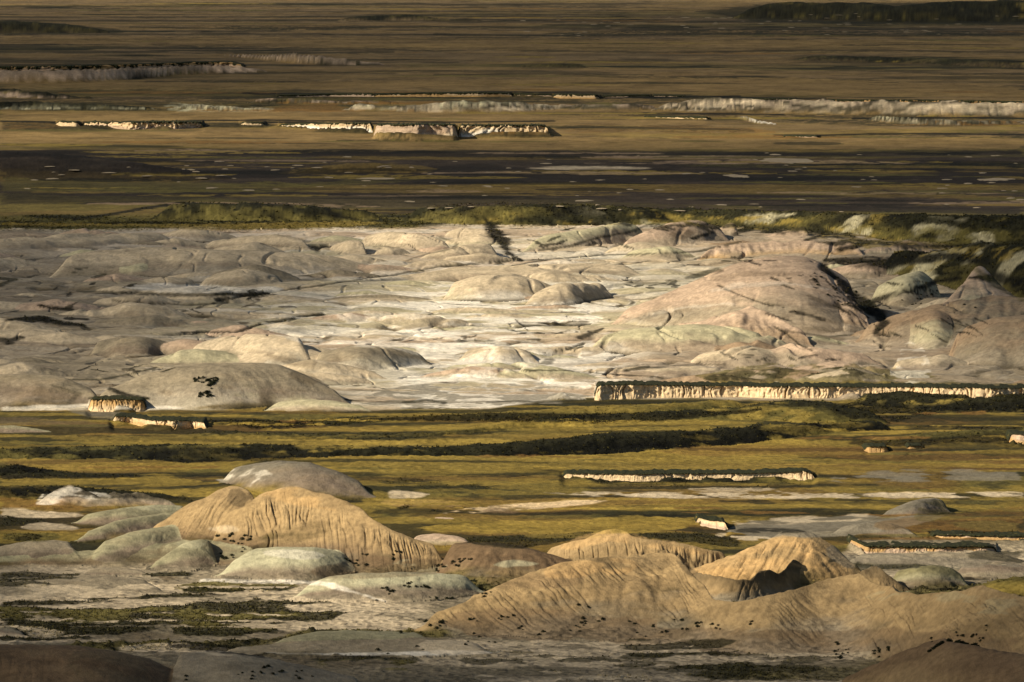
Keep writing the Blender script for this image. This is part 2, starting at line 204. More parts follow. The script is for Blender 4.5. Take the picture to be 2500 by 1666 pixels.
hill([(-60,1490),(100,1488),(180,1490),(260,1500),(340,1518),(400,1542),(450,1566),(480,1590)], [(-60,1660),(250,1670),(480,1620)], .36, c='brown', c2='brown', flute=.12, lam=3, label='dark brown hill in the bottom left corner')
hill([(350,1530),(400,1510),(460,1502),(530,1502),(610,1515),(700,1535),(800,1556),(880,1580)], [(350,1640),(600,1650),(880,1620)], .33, c='grey', c2='brown', label='smooth grey-brown hill at the bottom, left of centre')

# cliffs: (u, top row, foot row); the turf behind them is a shelf in the sheet
CLIFFS = []
# unseen clouds added for edge shade: centre on the ground, half sizes, density
SHADE_CLOUDS = [(300, 3900, 1700, 1250, 150, .0014, 1), (-900, 3300, 900, 800, 110, .0013, 2), (60, 2230, 700, 260, 60, .0030, 3), (-215, 1600, 160, 380, 60, .0048, 4), (225, 1560, 150, 420, 60, .0070, 5),
          (-20, 755, 330, 120, 50, .0060, 6), (175, 885, 100, 110, 40, .0062, 7), (-160, 920, 85, 190, 35, .0060, 8)]
def cliff(pts, label, back=60, cu='cliff', cl=None, lam=1.5, amp=.5, talus=.25, turf=.12, group=None):
    CLIFFS.append(dict(pts=pts, label=label, back=back, cu=cu, cl=cl or cu, lam=lam, amp=amp, talus=talus, turf=turf, group=group))
cliff([(1366,893,919),(1376,886,920),(1440,886,919),(1500,887,916),(1650,888,914),(1700,888,913),(1800,889,916),(1900,890,916),(2000,891,913),(2080,891,914),(2150,892,919),(2250,892,920),(2353,893,918),(2420,893,918)], 'longest fluted cream cliff running off the right edge', 40, lam=1.7, amp=.85)
cliff([(203,922,942),(210,918,945),(270,917,946),(325,919,945),(336,926,944)], 'short cream cliff below the big left dome', 8, 'orange', 'cliff', lam=1.2, amp=.7)
cliff([(256,962,974),(264,956,976),(300,958,974),(345,965,984),(400,967,988),(440,968,984),(468,970,988),(474,976,988)], 'broken cream cliff in the grass, lower of the left pair', 12, 'cliff', 'orange', lam=1.4, amp=.8)
cliff([(1292,1091,1097),(1306,1088,1101),(1360,1089,1104),(1460,1090,1107),(1600,1089,1105),(1700,1088,1104),(1790,1087,1103),(1850,1083,1104),(1872,1092,1104)], 'low straight cream cliff in the middle of the gold grass', 22, lam=1.3, amp=.5)
cliff([(1985,1030,1036),(1994,1027,1041),(2036,1027,1041),(2044,1031,1038)], 'tiny cream cliff under a turf edge, right of the brush bank', 8, 'orange', lam=1.2)
cliff([(2082,1026,1031),(2090,1024,1032),(2118,1025,1031),(2124,1028,1031)], 'tiniest cream outcrop under a turf edge at the right', 6, 'orange', lam=1.2)
cliff([(2316,1002,1020),(2324,998,1022),(2345,999,1024),(2420,1000,1024)], 'small cream outcrop at the right edge of the grassland', 8, 'clayp', 'orange', lam=1.3)
cliff([(1598,1192,1204),(1604,1189,1206),(1630,1195,1212),(1662,1199,1218),(1672,1206,1219)], 'short cream cutbank between grass and grey flat', 6, 'cliff', 'clayp', lam=1.2, talus=.7)
cliff([(1950,1235,1254),(1957,1238,1260),(1975,1247,1270),(1990,1255,1275),(2060,1256,1276),(2160,1257,1276),(2270,1255,1273),(2290,1260,1270)], 'short cliff with a black turf brow at the right front', 14, 'orange', 'clayp', lam=.9, amp=.5, turf=.4)
cliff([(2140,1228,1236),(2200,1229,1238),(2280,1231,1241),(2353,1232,1242),(2420,1232,1242)], 'thin crumbling bank behind the short turf-browed cliff', 8, 'clayp', 'orange', lam=1.0, turf=.35)
cliff([(859,293,317),(866,287,320),(950,287,323),(1045,288,322),(1052,290,320)], 'tallest smooth pale block of the far cliff line', 90, 'clayp', 'clay', lam=9, amp=1.6, talus=.5)
cliff([(1054,288,315),(1150,288,315),(1250,288,315),(1263,296,315)], 'pale cliff section right of the tallest block in the far line', 90, 'cliff', 'clayw', lam=5, amp=1.4, talus=.1)
cliff([(640,287,292),(700,284,296),(780,283,303),(856,284,305)], 'pale cliff section left of the tallest block in the far line', 60, 'cliff', 'clayw', lam=4, amp=1.3)
cliff([(190,284,289),(205,281,292),(300,281,298),(400,281,298),(466,282,295)], 'long slotted cliff section at the left of the far line', 60, 'cliff', 'clayp', lam=3.6, amp=2.4)
cliff([(128,280,286),(135,279,290),(178,280,291),(184,283,290)], 'leftmost little cliff of the far line', 50, 'cliff', lam=4)
cliff([(550,283,288),(560,281,291),(605,282,291),(612,286,290)], 'little pale cliff among scrub in the far line', 50, 'cliff', lam=4)
cliff([(636,219,224),(700,218,223),(760,216,222),(860,215,223)], 'thin broken rim of the farther cliff line, left stretch', 60, 'clayp', lam=5, turf=.7)
cliff([(860,216,223),(960,214,223),(1100,213,223),(1176,214,222)], 'thin pale rim of the farther cliff line, middle stretch', 60, 'cliff', 'orange', lam=5, turf=.7)
cliff([(1172,215,220),(1230,216,222),(1272,217,222)], 'dim low stretch of the farther rim between two brighter cliffs', 60, 'clayp', lam=5, turf=.9)
cliff([(1270,217,224),(1285,216,227),(1372,218,228),(1380,222,227)], 'bright little cliff at the right end of the farther line', 60, 'cliff', 'orange', lam=5, turf=.7)
cliff([(1384,221,224),(1440,219,224),(1496,219,223)], 'thin dim stretch of rim between the bright little cliff and the far right slope', 60, 'clayp', lam=5, turf=.9)
cliff([(1500,219,222),(1560,220,223),(1575,221,223)], 'thin pale strip of cliff under the dark far rim', 60, 'clayp', lam=5)
cliff([(1676,226,232),(1760,227,233),(1830,227,233)], 'short pinkish rim above the long chalky slope', 60, 'clayp', 'lilac', lam=5, turf=1.)
cliff([(1900,229,237),(2000,230,239),(2150,231,240),(2353,234,243),(2420,235,243)], 'long orange rim above the chalky slope at the right edge', 70, 'orange', 'clayp', lam=6, amp=1.4, turf=1.)
cliff([(1480,267,269),(1560,268,273),(1625,269,277),(1632,272,276)], 'low pale cliff below the chalky slope', 40, 'cliff', lam=5, turf=.7)
cliff([(-60,153,164),(60,153,164),(150,151,164),(270,149,160),(450,143,154),(530,143,153),(560,150,156)], 'long rim with dark slots above the lilac slope at the far left', 80, 'orange', 'clayp', lam=9, amp=2.6, turf=1.6)
cliff([(1800,311,315),(1880,312,317),(1885,314,316)], 'short low pale bank right of the far cliff line', 30, 'clayp', lam=4, turf=.4)

# ------------------------------------------------------------------ build heights
def lin(pts, u, i=1, sm=5.0):
    a = np.array([p[0] for p in pts], float); b = np.array([p[i] for p in pts], float)
    H_ = int(3 * sm) + 3
    fine = np.arange(a[0] - 2 * H_, a[-1] + 2 * H_ + 1, 1.0); y = np.interp(fine, a, b)
    k = np.exp(-.5 * (np.arange(-H_, H_ + 1) / sm) ** 2); k /= k.sum()
    ys = np.convolve(np.pad(y, H_, mode='edge'), k, 'valid')
    return np.interp(u, fine, ys)

Hz = np.zeros((NR, NC), F32); ID = np.full((NR, NC), -1, np.int16); TT = np.zeros((NR, NC), F32)
# gentle undulation of the plains and the low swells of the clay country (in metres)
i0, i1 = rows(-290, 20000)
und = fbm(X / 160, Yg / 160, 3, 3).astype(F32) * .55 + fbm(X / 38, Yg / 38, 9, 2).astype(F32) * .12
far = sstep(1500, 3000, Yg)
und = und * (1 + 3.5 * far)
vgB = np.broadcast_to(VS[:, None], (NR, NC))
CB = 942 - 26 * sstep(1050, 1400, Ug)
clayzone = (sstep(515, 560, vgB) * (1 - sstep(CB - 60, CB - 8, vgB))).astype(F32)
KEEP = np.ones((NR, NC), F32)
wx = fbm(X / 30, Yg / 30, 21, 2) * 9
bil = np.abs(vnoise((X + wx) / 26, (Yg + wx) / 34, 2)) * .62 + np.abs(vnoise((X - wx) / 11, (Yg + .6 * wx) / 15, 7)) * .26
BIL = bil.astype(F32)
bz = np.minimum(bil, .55) * 3.2
flatw = sstep(640, 700, vgB) * (1 - sstep(640 + 330, 985, vgB)) * sstep(850, 1000, Ug) * (1 - sstep(1350, 1500, Ug))
Hz += (clayzone * bz * (1 - .72 * flatw)).astype(F32)
ridge_amp = sstep(940, 960, vgB) * (1 - sstep(1230, 1260, vgB))
Hz += (ridge_amp * (np.abs(vnoise(X / 60 + 3, Yg / 26, 5)) * 1.1)).astype(F32)
del wx, bil, bz

FL = 1.0
for hi, h in enumerate(HILLS):
    ua, ub = max(h['sil'][0][0], h['foot'][0][0] if h['foot'][0][0] > h['sil'][0][0] - 60 else h['sil'][0][0]), h['sil'][-1][0]
    ua = h['sil'][0][0]; c0, c1 = colsr(ua, ub)
    if h['sil'][-1][0] >= 2353: c1 = colsr(0, 2640)[1]
    if h['sil'][0][0] <= 0: c0 = colsr(-300, 0)[0]
    u = US[c0:c1]; sm = 3.0 if h['prof'] in ('cone',) else (7.0 if h['prof'] == 'dome' else 4.0)
    wd = ub - ua; fsm = float(np.clip(wd * .10, 8, 60))
    vt = lin(h['sil'], u, sm=sm); vf = lin(h['foot'], u, sm=fsm)
    wob = vnoise(u / 31, u * 0 + hi * .7, 4) * 2.2 + vnoise(u / 12.7, u * 0 + hi * .7 + 9, 6) * .9
    Pp = np.maximum(vf - vt, 0); Pp = np.maximum(Pp + wob * (1 if h['prof'] != 'dome' else .35) * min(h['rough'], 2) * np.clip(Pp / 40, 0, 1), 0)
    tp = max(h['taper'], min(70, wd * (.17 if h['prof'] == 'dome' else .09)))
    eL = sstep(h['sil'][0][0] - 1, h['sil'][0][0] + tp, u) if h['sil'][0][0] > 0 else sstep(-290, -100, u)
    eR = 1 - sstep(ub - tp, ub + 1, u) if ub < 2353 else 1 - sstep(2440, 2620, u)
    Pp = Pp * np.clip(eL * eR, 0, 1) ** (1.1 if h['prof'] == 'dome' else .7)
    Yf = Yof(vf); s = h['s']
    if 500 < h['foot'][0][1] < 945 and h['prof'] in ('dome', 'soft') and s < .4: s = s * 1.15
    td = (vf - VH) / FOC; px = Yf / FOC
    R = Pp * px / (s + td) * 1.0
    hh = R * s
    Yr = Yf + R
    # the crest is farther and so drawn smaller: correct the height so that the crest meets its row
    vtt = vf - Pp
    hh = np.maximum(HC - Yr * (vtt - VH) / FOC, 0) * (Pp > .3)
    Rb = np.maximum(hh / max(s, .12) * h['back'], .5) * 1.15
    ymin, ymax = Yf.min() - .5, (Yr + Rb).max() + 1
    r0, r1 = np.searchsorted(YR, ymin), np.searchsorted(YR, ymax)
    if r1 <= r0 or c1 <= c0: continue
    yy = YR[r0:r1, None]; xx = X[r0:r1, c0:c1]
    Rsafe = np.maximum(R, .05)[None, :]
    yw = yy + fbm(xx / np.maximum(R.max() * .5, 3), yy / np.maximum(R.max() * .5, 3), 31 + hi, 3) * (R.max() * .10) * min(h['rough'], 1.5)
    t = (yw - Yf[None, :]) / Rsafe
    tb = (t - 1) * Rsafe / Rb[None, :]; FR = t < 1
    tc = np.clip(t, 0, 1)
    pr = h['prof']
    if pr == 'dome': f = .55 * (1 - (1 - tc) ** 2) + .45 * sstep(0, 1, tc)
    elif pr == 'soft': f = .55 * tc + .45 * (1 - (1 - tc) ** 2)
    elif pr == 'cone': f = tc ** 1.05
    elif pr == 'talus': f = .4 * tc ** 1.5 + .6 * sstep(0, 1, tc)
    else: f = .30 * tc ** .9 + .70 * sstep(-.35, 1.12, tc) ** 1.15 if False else .62 * tc ** 1.25 + .38 * (1 - (1 - tc) ** 2)
    bk = np.clip(1 - np.clip(tb, 0, 1) ** (2 if pr == 'dome' else 1.35), 0, 1)
    z = hh[None, :] * np.where(FR, np.where(t < 0, 0, f), bk)
    win = np.clip(z / np.maximum(hh[None, :], .01), 0, 1)
    # sheet-wash relief and rills that run down the face
    lr = max(R.max() * .55, 2.)
    nz = fbm(xx / lr, yy / (lr * 1.3), 50 + hi, 5) * hh[None, :] * .10 * h['rough'] ** .5
    z = z + nz * win * (1.08 - win) * 1.9
    if h['flute'] > 0:
        la = h['lam'] * .52; sl = h['slant']
        hm = float(hh.max())
        wv = fbm(xx / (la * 6), yy / (la * 9), 70 + hi, 2) * la * .9
        q = xx + sl * (yy - Yr[None, :]) + wv
        # rills join downhill: a fine set near the crest fades into a coarse one below
        r1_ = 1 - np.abs(vnoise(q / la, yy / (la * 9), 11 + hi)) * 2.2
        r2_ = 1 - np.abs(vnoise(q / (la * .47), yy / (la * 5), 17 + hi)) * 2.2
        r3_ = 1 - np.abs(vnoise(q / (la * 2.7), yy / (la * 14), 23 + hi)) * 2.2
        w1 = sstep(.02, .3, win) * (1 - sstep(.80, .985, win))
        mod = .2 + .8 * sstep(-.4, .45, vnoise(xx / (la * 9) , yy / (la * 9), 29 + hi))
        cut = (np.clip(r1_, 0, 1) ** 1.3 * .55 + np.clip(r2_, 0, 1) ** 1.6 * .28 * sstep(.35, .8, win) + np.clip(r3_, 0, 1) ** 2 * .5 * (1 - .4 * win))
        z = z - cut * h['flute'] * FL * w1 * mod * FR
    z = np.where(win > 0, z, 0).astype(F32)
    cur = Hz[r0:r1, c0:c1]
    base = cur * np.where(ID[r0:r1, c0:c1] < 0, .0, 1)
    m = z > np.maximum(cur, .10 + .0 * cur) if True else None
    # smooth union
    mid = 520 < h['foot'][0][1] < 900
    k = .12 + .01 * hh.max() + (.3 if mid else (.9 if h['foot'][0][1] > 1100 else .1))
    zz = np.maximum(cur, z) + np.clip(k - np.abs(cur - z), 0, None) ** 2 / (4 * k) * (win > .02)
    Hz[r0:r1, c0:c1] = np.where(z > 0, zz, cur)
    sub = ID[r0:r1, c0:c1]; sub[m] = hi
    ts = TT[r0:r1, c0:c1]; ts[m] = np.clip(win, 0, 1)[m]
    h['yrange'] = (r0, r1, c0, c1)
# running water: droplets carve the relief on a square world grid; where they run is kept as the drainage map
FLOW = np.zeros((NR, NC), F32)
def erode(x0, x1, y0, y1, cell, batches, nd, life, strength, v0, v1):
    gx = np.arange(x0, x1, cell); gy = np.arange(y0, y1, cell); nx, ny = len(gx), len(gy)
    ci_ = int(np.searchsorted(US, -60))
    ri = np.interp(gy, YR, np.arange(NR)); r_ = np.clip(ri.astype(int), 0, NR - 2); fr_ = (ri - r_)[:, None]
    uu = UC + gx[None, :] * FOC / gy[:, None]; cj = np.interp(uu, US, np.arange(NC)); c_ = np.clip(cj.astype(int), 0, NC - 2); fc = cj - c_
    r_ = r_[:, None] + 0 * c_
    h = ((Hz[r_, c_] * (1 - fc) + Hz[r_, c_ + 1] * fc) * (1 - fr_) + (Hz[r_ + 1, c_] * (1 - fc) + Hz[r_ + 1, c_ + 1] * fc) * fr_) / cell
    h = h + rng.normal(size=h.shape) * .01
    h0 = h.copy(); hf = h.ravel(); flow = np.zeros(nx * ny)
    for b in range(batches):
        px_ = rng.uniform(1, nx - 3, nd); py_ = rng.uniform(1, ny - 3, nd); vx = np.zeros(nd); vy = np.zeros(nd); sed = np.zeros(nd); spd = np.ones(nd)
        for st_ in range(life):
            ix = px_.astype(np.int64); iy = py_.astype(np.int64); fx = px_ - ix; fy = py_ - iy; k = iy * nx + ix
            a, b_, c2, d = hf[k], hf[k + 1], hf[k + nx], hf[k + nx + 1]
            gx_ = (b_ - a) * (1 - fy) + (d - c2) * fy; gy_ = (c2 - a) * (1 - fx) + (d - b_) * fx
            hz = (a * (1 - fx) + b_ * fx) * (1 - fy) + (c2 * (1 - fx) + d * fx) * fy
            vx = vx * .25 - gx_ * .75; vy = vy * .25 - gy_ * .75; L = np.sqrt(vx * vx + vy * vy) + 1e-9; ux, uy = vx / L, vy / L
            npx = np.clip(px_ + ux, 1, nx - 3); npy = np.clip(py_ + uy, 1, ny - 3)
            jx = npx.astype(np.int64); jy = npy.astype(np.int64); gx2 = npx - jx; gy2 = npy - jy; k2 = jy * nx + jx
            hn = (hf[k2] * (1 - gx2) + hf[k2 + 1] * gx2) * (1 - gy2) + (hf[k2 + nx] * (1 - gx2) + hf[k2 + nx + 1] * gx2) * gy2
            dh = hn - hz
            cap = np.maximum(-dh, .004) * spd * 1.6
            am = np.where(dh > 0, -np.minimum(dh, sed), np.where(sed > cap, (cap - sed) * .25, np.minimum((cap - sed) * strength, np.maximum(-dh, 0) * .6)))
            w00, w10, w01, w11 = (1 - fx) * (1 - fy), fx * (1 - fy), (1 - fx) * fy, fx * fy
            hf -= np.bincount(np.concatenate([k, k + 1, k + nx, k + nx + 1]), np.concatenate([am * w00, am * w10, am * w01, am * w11]), nx * ny)
            np.add.at(flow, k, 1.0)
            sed += am; spd = np.clip(np.sqrt(np.maximum(spd * spd - dh * 3, .05)), .3, 3); px_, py_ = npx, npy
    h = hf.reshape(ny, nx); dl = (h - h0)
    def blur(q): q = np.pad(q, 1, mode='edge'); q = (q[:-2] + 2 * q[1:-1] + q[2:]) / 4; return (q[:, :-2] + 2 * q[:, 1:-1] + q[:, 2:]) / 4
    dl = np.clip(blur(dl), -1.6 / cell, .9 / cell) * cell; fl_ = np.log1p(blur(flow.reshape(ny, nx)))
    r0, r1 = np.searchsorted(YR, y0 + 1), np.searchsorted(YR, y1 - 1)
    xx = X[r0:r1]; yy = YR[r0:r1, None] + 0 * xx
    fx = np.clip((xx - x0) / cell, 0, nx - 1.01); fy = np.clip((yy - y0) / cell, 0, ny - 1.01); ix = fx.astype(int); iy = fy.astype(int); fx -= ix; fy -= iy
    def gat(q): return (q[iy, ix] * (1 - fx) + q[iy, ix + 1] * fx) * (1 - fy) + (q[iy + 1, ix] * (1 - fx) + q[iy + 1, ix + 1] * fx) * fy
    m = sstep(x0, x0 + 6, xx) * (1 - sstep(x1 - 6, x1, xx)) * sstep(y0, y0 + 12, yy) * (1 - sstep(y1 - 12, y1, yy))
    ids = ID[r0:r1]; Hz[r0:r1] += (gat(dl) * m * EW[ids]).astype(F32); FLOW[r0:r1] = np.maximum(FLOW[r0:r1], (gat(fl_) * m).astype(F32))
    print('erode', nx, ny, 'dl', dl.min(), dl.max(), 'flow pct', np.percentile(fl_, [50, 90, 97, 99.5]), round(time.time() - T0, 1))
EW = np.array([(.08 if h['prof'] == 'dome' else (.75 if 500 < h['foot'][0][1] < 945 else .22)) for h in HILLS] + [.6], F32)
for _q, h in enumerate(HILLS):
    if h['c'] in ('clayb', 'brown', 'tand') and h['prof'] == 'dome': EW[_q] = .4
erode(-190, 190, 1240, 1960, .5, 44, 12000, 44, .16, 0, 0)
erode(-125, 125, 815, 1275, .36, 44, 12000, 44, .16, 0, 0)
# shelves behind the cliffs
LUMP = np.zeros((NR, NC), F32)
for ci, c in enumerate(CLIFFS):
    pts = c['pts']; c0, c1 = colsr(pts[0][0] - 10, pts[-1][0] + 10); u = US[c0:c1]
    Yf = Yof(lin(pts, u, 2, 6.)); L_ = 30 * (Yf.mean() / 1200) ** 1.5
    r0, r1 = np.searchsorted(YR, Yf.min() - L_ - 2), np.searchsorted(YR, Yf.max() + 8)
    yy = YR[r0:r1, None]; k = sstep(0, 1, (yy - Yf[None, :] + L_) / (L_ * .7)) * (1 - sstep(0, 1, (yy - Yf[None, :] - 2) / 6))
    k = k * sstep(pts[0][0] - 10, pts[0][0] + 8, u) * (1 - sstep(pts[-1][0] - 8, pts[-1][0] + 10, u))
    k = k * (ID[r0:r1, c0:c1] < 0)
    hx = (lin(pts, u, 2, 6.) - lin(pts, u, 1, 6.)) * Yf / FOC; la_ = max(c['lam'] * 3.5, 3)
    lump = np.clip(vnoise(X[r0:r1, c0:c1] / la_, yy / la_ * .3, 160 + ci) + .3 * vnoise(X[r0:r1, c0:c1] / (la_ * .35), yy, 163), 0, 1) * 1.3
    if ci == 0: lump = lump * sstep(1880, 2000, u)[None, :]
    tri = sstep(0, 1, 1 - np.abs(yy - Yf[None, :] + 1.) / (2.5 + hx * .9))
    LUMP[r0:r1, c0:c1] = np.maximum(LUMP[r0:r1, c0:c1], sstep(.05, .2, lump * tri))
    Hz[r0:r1, c0:c1] *= (1 - k).astype(F32); Hz[r0:r1, c0:c1] += (np.clip(lump, 0, .5) * tri * hx * sstep(pts[0][0] - 10, pts[0][0] + 8, u) * (1 - sstep(pts[-1][0] - 8, pts[-1][0] + 10, u)) * (ID[r0:r1, c0:c1] < 0)).astype(F32); KEEP[r0:r1, c0:c1] *= (1 - k).astype(F32)
for ci, c in enumerate(CLIFFS):
    pts = c['pts']; c0, c1 = colsr(pts[0][0], pts[-1][0])
    if pts[-1][0] >= 2353: c1 = colsr(0, 2640)[1]
    if pts[0][0] <= 0: c0 = colsr(-300, 0)[0]
    u = US[c0:c1]
    vt = lin(pts, u, 1, 3.); vf = lin(pts, u, 2, 4.)
    Yf = Yof(vf); hh = (vf - vt) * Yf / FOC
    e = 1.0
    if pts[-1][0] >= 2353: e = e * (1 - sstep(2440, 2620, u))
    if pts[0][0] <= 0: e = e * sstep(-290, -100, u)
    hh = hh * e
    B = c['back']
    r0, r1 = np.searchsorted(YR, Yf.min() - 1), np.searchsorted(YR, (Yf).max() + B + 2)
    yy = YR[r0:r1, None]
    rowd = float(Yf.mean()) ** 2 / (HC * FOC) * (.55 if Yf.mean() < 1950 else .9)
    c['mar'] = 1.2 + c['amp'] * 1.6 + rowd * 1.2 + float(hh.max()) * .25
    tb = (yy - Yf[None, :] - c['mar']) / B
    tb = tb / (1 + .3 * fbm(X[r0:r1, c0:c1] / 25, yy / 25, 90 + ci, 2))
    z = hh[None, :] * np.where(tb < 0, 0, np.clip(1 - np.clip(tb, 0, 1), 0, 1) ** 1.1)
    cur = Hz[r0:r1, c0:c1]
    up = (z > cur) & (z > 0)
    z = z - .08
    Hz[r0:r1, c0:c1] = np.where(up, z, cur)
    sub = ID[r0:r1, c0:c1]; sub[up & (tb >= 0)] = -1
    # bare strip right in front of the wall stays at ground level
Hz += und * .25 * KEEP
wq = fbm(X / 20, Yg / 20, 141, 2) * .9
RILL = (sstep(.78, .97, 1 - np.abs(vnoise(X / 30 + wq, Yg / 19 + wq, 81)) * 1.3) * sstep(-.35, .1, fbm(X / 70, Yg / 70, 143, 2) + .12)).astype(F32)
RILL2 = (sstep(.80, .97, 1 - np.abs(vnoise(X / 12 + wq, Yg / 9 + wq * .7, 83)) * 1.6)).astype(F32)
Hz -= (clayzone * (RILL * .8 + RILL2 * .35)).astype(F32)
Hz += (clayzone * fbm(X / 7, Yg / 7, 147, 3) * .22).astype(F32)
VP = (VH + (HC - Hz) * FOC / Yg).astype(F32)       # picture row that each sheet point falls on
print("heights", round(time.time() - T0, 1))

# ------------------------------------------------------------------ colours: what covers the ground where
C3 = np.zeros((NR, NC, 3), F32); VEG = np.zeros((NR, NC), F32)   # VEG: how brushy the surface is (0 bare clay .. 1 brush)
def mixc(sl, col, m):
    c = C3[sl]; m = m[..., None]; C3[sl] = c + (col - c) * m
vis = lambda va, vb, ua=-5000, ub=9000: (slice(rows(va, vb)[0], rows(va, vb)[1]), slice(*colsr(ua, ub)))
Yz = (Yg + 2.6 * Hz).astype(F32); Xz = (X + .5 * Hz).astype(F32)
n1 = fbm(X / 90, Yg / 60, 101, 5).astype(F32)
n2 = fbm(Xz / 22, Yz / 22, 113, 5).astype(F32)
n3 = fbm(Xz / 5, Yz / 5, 127, 4).astype(F32)
nL = fbm(X / 400, Yg / 170, 131, 3).astype(F32)
edge = n2 * 7 + n1 * 8 + n3 * 2
V = vgB + edge                                                    # zone borders follow the ground, frayed
ALL = (slice(0, NR), slice(0, NC))
C3[:] = P['far']
mixc(ALL, P['scrub'], sstep(.1, .5, n3 * .7 + n2 * .5) * .35)
mixc(ALL, P['fargold'], sstep(75, 250, V) * (.45 + .55 * sstep(-.3, .4, n1)))
mixc(ALL, P['gold'], sstep(120, 330, V) * .35 * sstep(-.1, .5, n1 + nL))
mixc(ALL, P['olive'], sstep(.05, .45, nL + n1 * .5) * .5)
mixc(ALL, P['scrub'], sstep(.33, .55, n1 + n2 * .3 + nL * .3) * .75 * (1 - sstep(180, 200, V) * .5))
st1 = vnoise(X / 330 + n1, Yg / 42 + n2 * .5, 33) + .35 * n2; st2 = vnoise(X / 140 + n1, Yg / 17 + n2 * .5, 35) + .3 * n2
mixc(ALL, P['scrub'], sstep(.34, .56, st1) * .65 + sstep(.45, .7, st2) * .35)
mixc(ALL, P['fargold'], sstep(.2, .6, -st1) * .6); mixc(ALL, P['gold'], sstep(.3, .6, -st2) * .4 * sstep(100, 300, V))
# dark plain
dk = sstep(340, 352, V - (n1 * 6)) * (1 - sstep(500, 512, V))
mixc(ALL, P['purple'], dk)
mixc(ALL, P['purpled'], dk * sstep(-.15, .25, n1 + .5 * n2) * .8)
mixc(ALL, P['ocher'], dk * sstep(.12, .4, vnoise(X / 260, Yg / 55, 44) + n2 * .3) * .8)
mixc(ALL, P['olive'], dk * sstep(.15, .4, vnoise(X / 200, Yg / 40, 46) + n2 * .3) * .7)
VEG += dk * .35
# scrub rim
sc = sstep(486, 500, V) * (1 - sstep(528, 545, V + 10 * sstep(700, 1000, Ug) - 90 * sstep(1900, 2200, Ug) * sstep(-.3, .3, n2 + n1)))
mixc(ALL, P['olive'], sc); mixc(ALL, P['scrub'], sc * sstep(-.1, .3, n2 + n3 * .5)); VEG = np.maximum(VEG, sc)
# clay country
cl = sstep(522, 536, V + 10 * sstep(900, 1200, Ug) - 40 * sstep(1900, 2200, Ug)) * (1 - sstep(CB - 4, CB + 4, V))
mixc(ALL, P['clay'], cl)
warm = sstep(1300, 1900, Ug + n1 * 300)
mixc(ALL, P['clayp'], cl * sstep(-.1, .35, n1) * .7); mixc(ALL, P['clayg'], cl * sstep(.0, .35, -n1 + .3 * n2) * .7)
mixc(ALL, P['clayb'], cl * warm * .45)
hollow = 1 - sstep(.05, .16, BIL)
cw = np.clip(flatw + .25, 0, 1)
mixc(ALL, P['clayw'], cl * cw * sstep(-.05, .3, n2 + .3 * n3 + (hollow - .3) * .4) * .95)
mixc(ALL, P['grey'], cl * (1 - cw) * sstep(.1, .4, n2) * .5)
sm_ = cl * (1 - sstep(.02, .085, BIL + n3 * .025)) * sstep(-.22, .05, n1 + .5 * n2)
mixc(ALL, P['scrub'], sm_ * .85); VEG = np.maximum(VEG, sm_ * .6)
rill, rill2 = RILL * sstep(-.4, .2, n3 + .3), RILL2 * sstep(-.3, .3, n3 + .1)
ff = sstep(3.9, 5.3, FLOW + n3 * .5); fm = sstep(3.0, 4.3, FLOW + n3 * .6)
DR = (ff, fm)
mixc(ALL, P['clayw'], cl * fm * (.15 + .5 * cw)); mixc(ALL, P['crust'], cl * ff * .85); mixc(ALL, P['scrub'], cl * ff * sstep(-.25, .1, n2 + .3 * n3) * .85); VEG = np.maximum(VEG, cl * ff * sstep(-.1, .2, n2) * .55)
mixc(ALL, P['crust'], cl * np.clip(rill * .8 + rill2 * sstep(-.2, .2, n2 - .5 * n1) * .55, 0, 1))
mixc(ALL, P['scrub'], cl * rill * sstep(.05, .3, n2 + .5 * n3 + .1) * .8); VEG = np.maximum(VEG, cl * rill * sstep(.05, .3, n2 + .5 * n3) * .55)
wh = sstep(-.02, .25, vnoise(X / 45, Yg / 12, 87) + .4 * n2 + .2 * n3)
mixc(ALL, P['clayw'], cl * wh * (.25 + .6 * cw) * (1 - .6 * warm))
side = np.clip(sstep(700, 0, Ug + n1 * 300) + .7 * warm, 0, 1)  # vignette darkening put into the clay toward both sides, besides browner soil
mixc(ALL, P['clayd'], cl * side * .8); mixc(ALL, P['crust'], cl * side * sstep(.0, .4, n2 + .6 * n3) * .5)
mixc(ALL, P['crust'], cl * sstep(.15, .45, n3 + .3 * n2) * .28)
mixc(ALL, P['scrub'], cl * rill * sstep(-.2, .1, n2 + .3 * n3) * .6)
# grassland
gr = sstep(CB - 4, CB + 4, V)
mixc(ALL, P['gold'], gr); mixc(ALL, P['goldhi'], gr * sstep(.0, .5, n1 + .4 * n2) * .55); mixc(ALL, P['olive'], gr * sstep(-.25, .3, -n1 + .6 * n2 + .3 * n3) * .85)
mixc(ALL, P['scrub'], gr * sstep(.2, .5, n3 + .4 * n2) * .45)
mixc(ALL, P['scrub'], gr * sstep(.12, .4, vnoise(X / 70, Yg / 14, 61) + .5 * n2 + .25 * n3) * .8)
mixc(ALL, P['rust'], gr * sstep(.15, .5, vnoise(X / 40, Yg / 20, 63) + .3 * n2) * .5)
gst = vnoise(X / 55 + n1, Yg / 6.5 + n2, 65) + .4 * n3
mixc(ALL, P['scrub'], gr * sstep(.12, .45, gst) * .8); mixc(ALL, P['goldhi'], gr * sstep(.2, .55, -gst) * .5)
VEG = np.maximum(VEG, gr * .4)
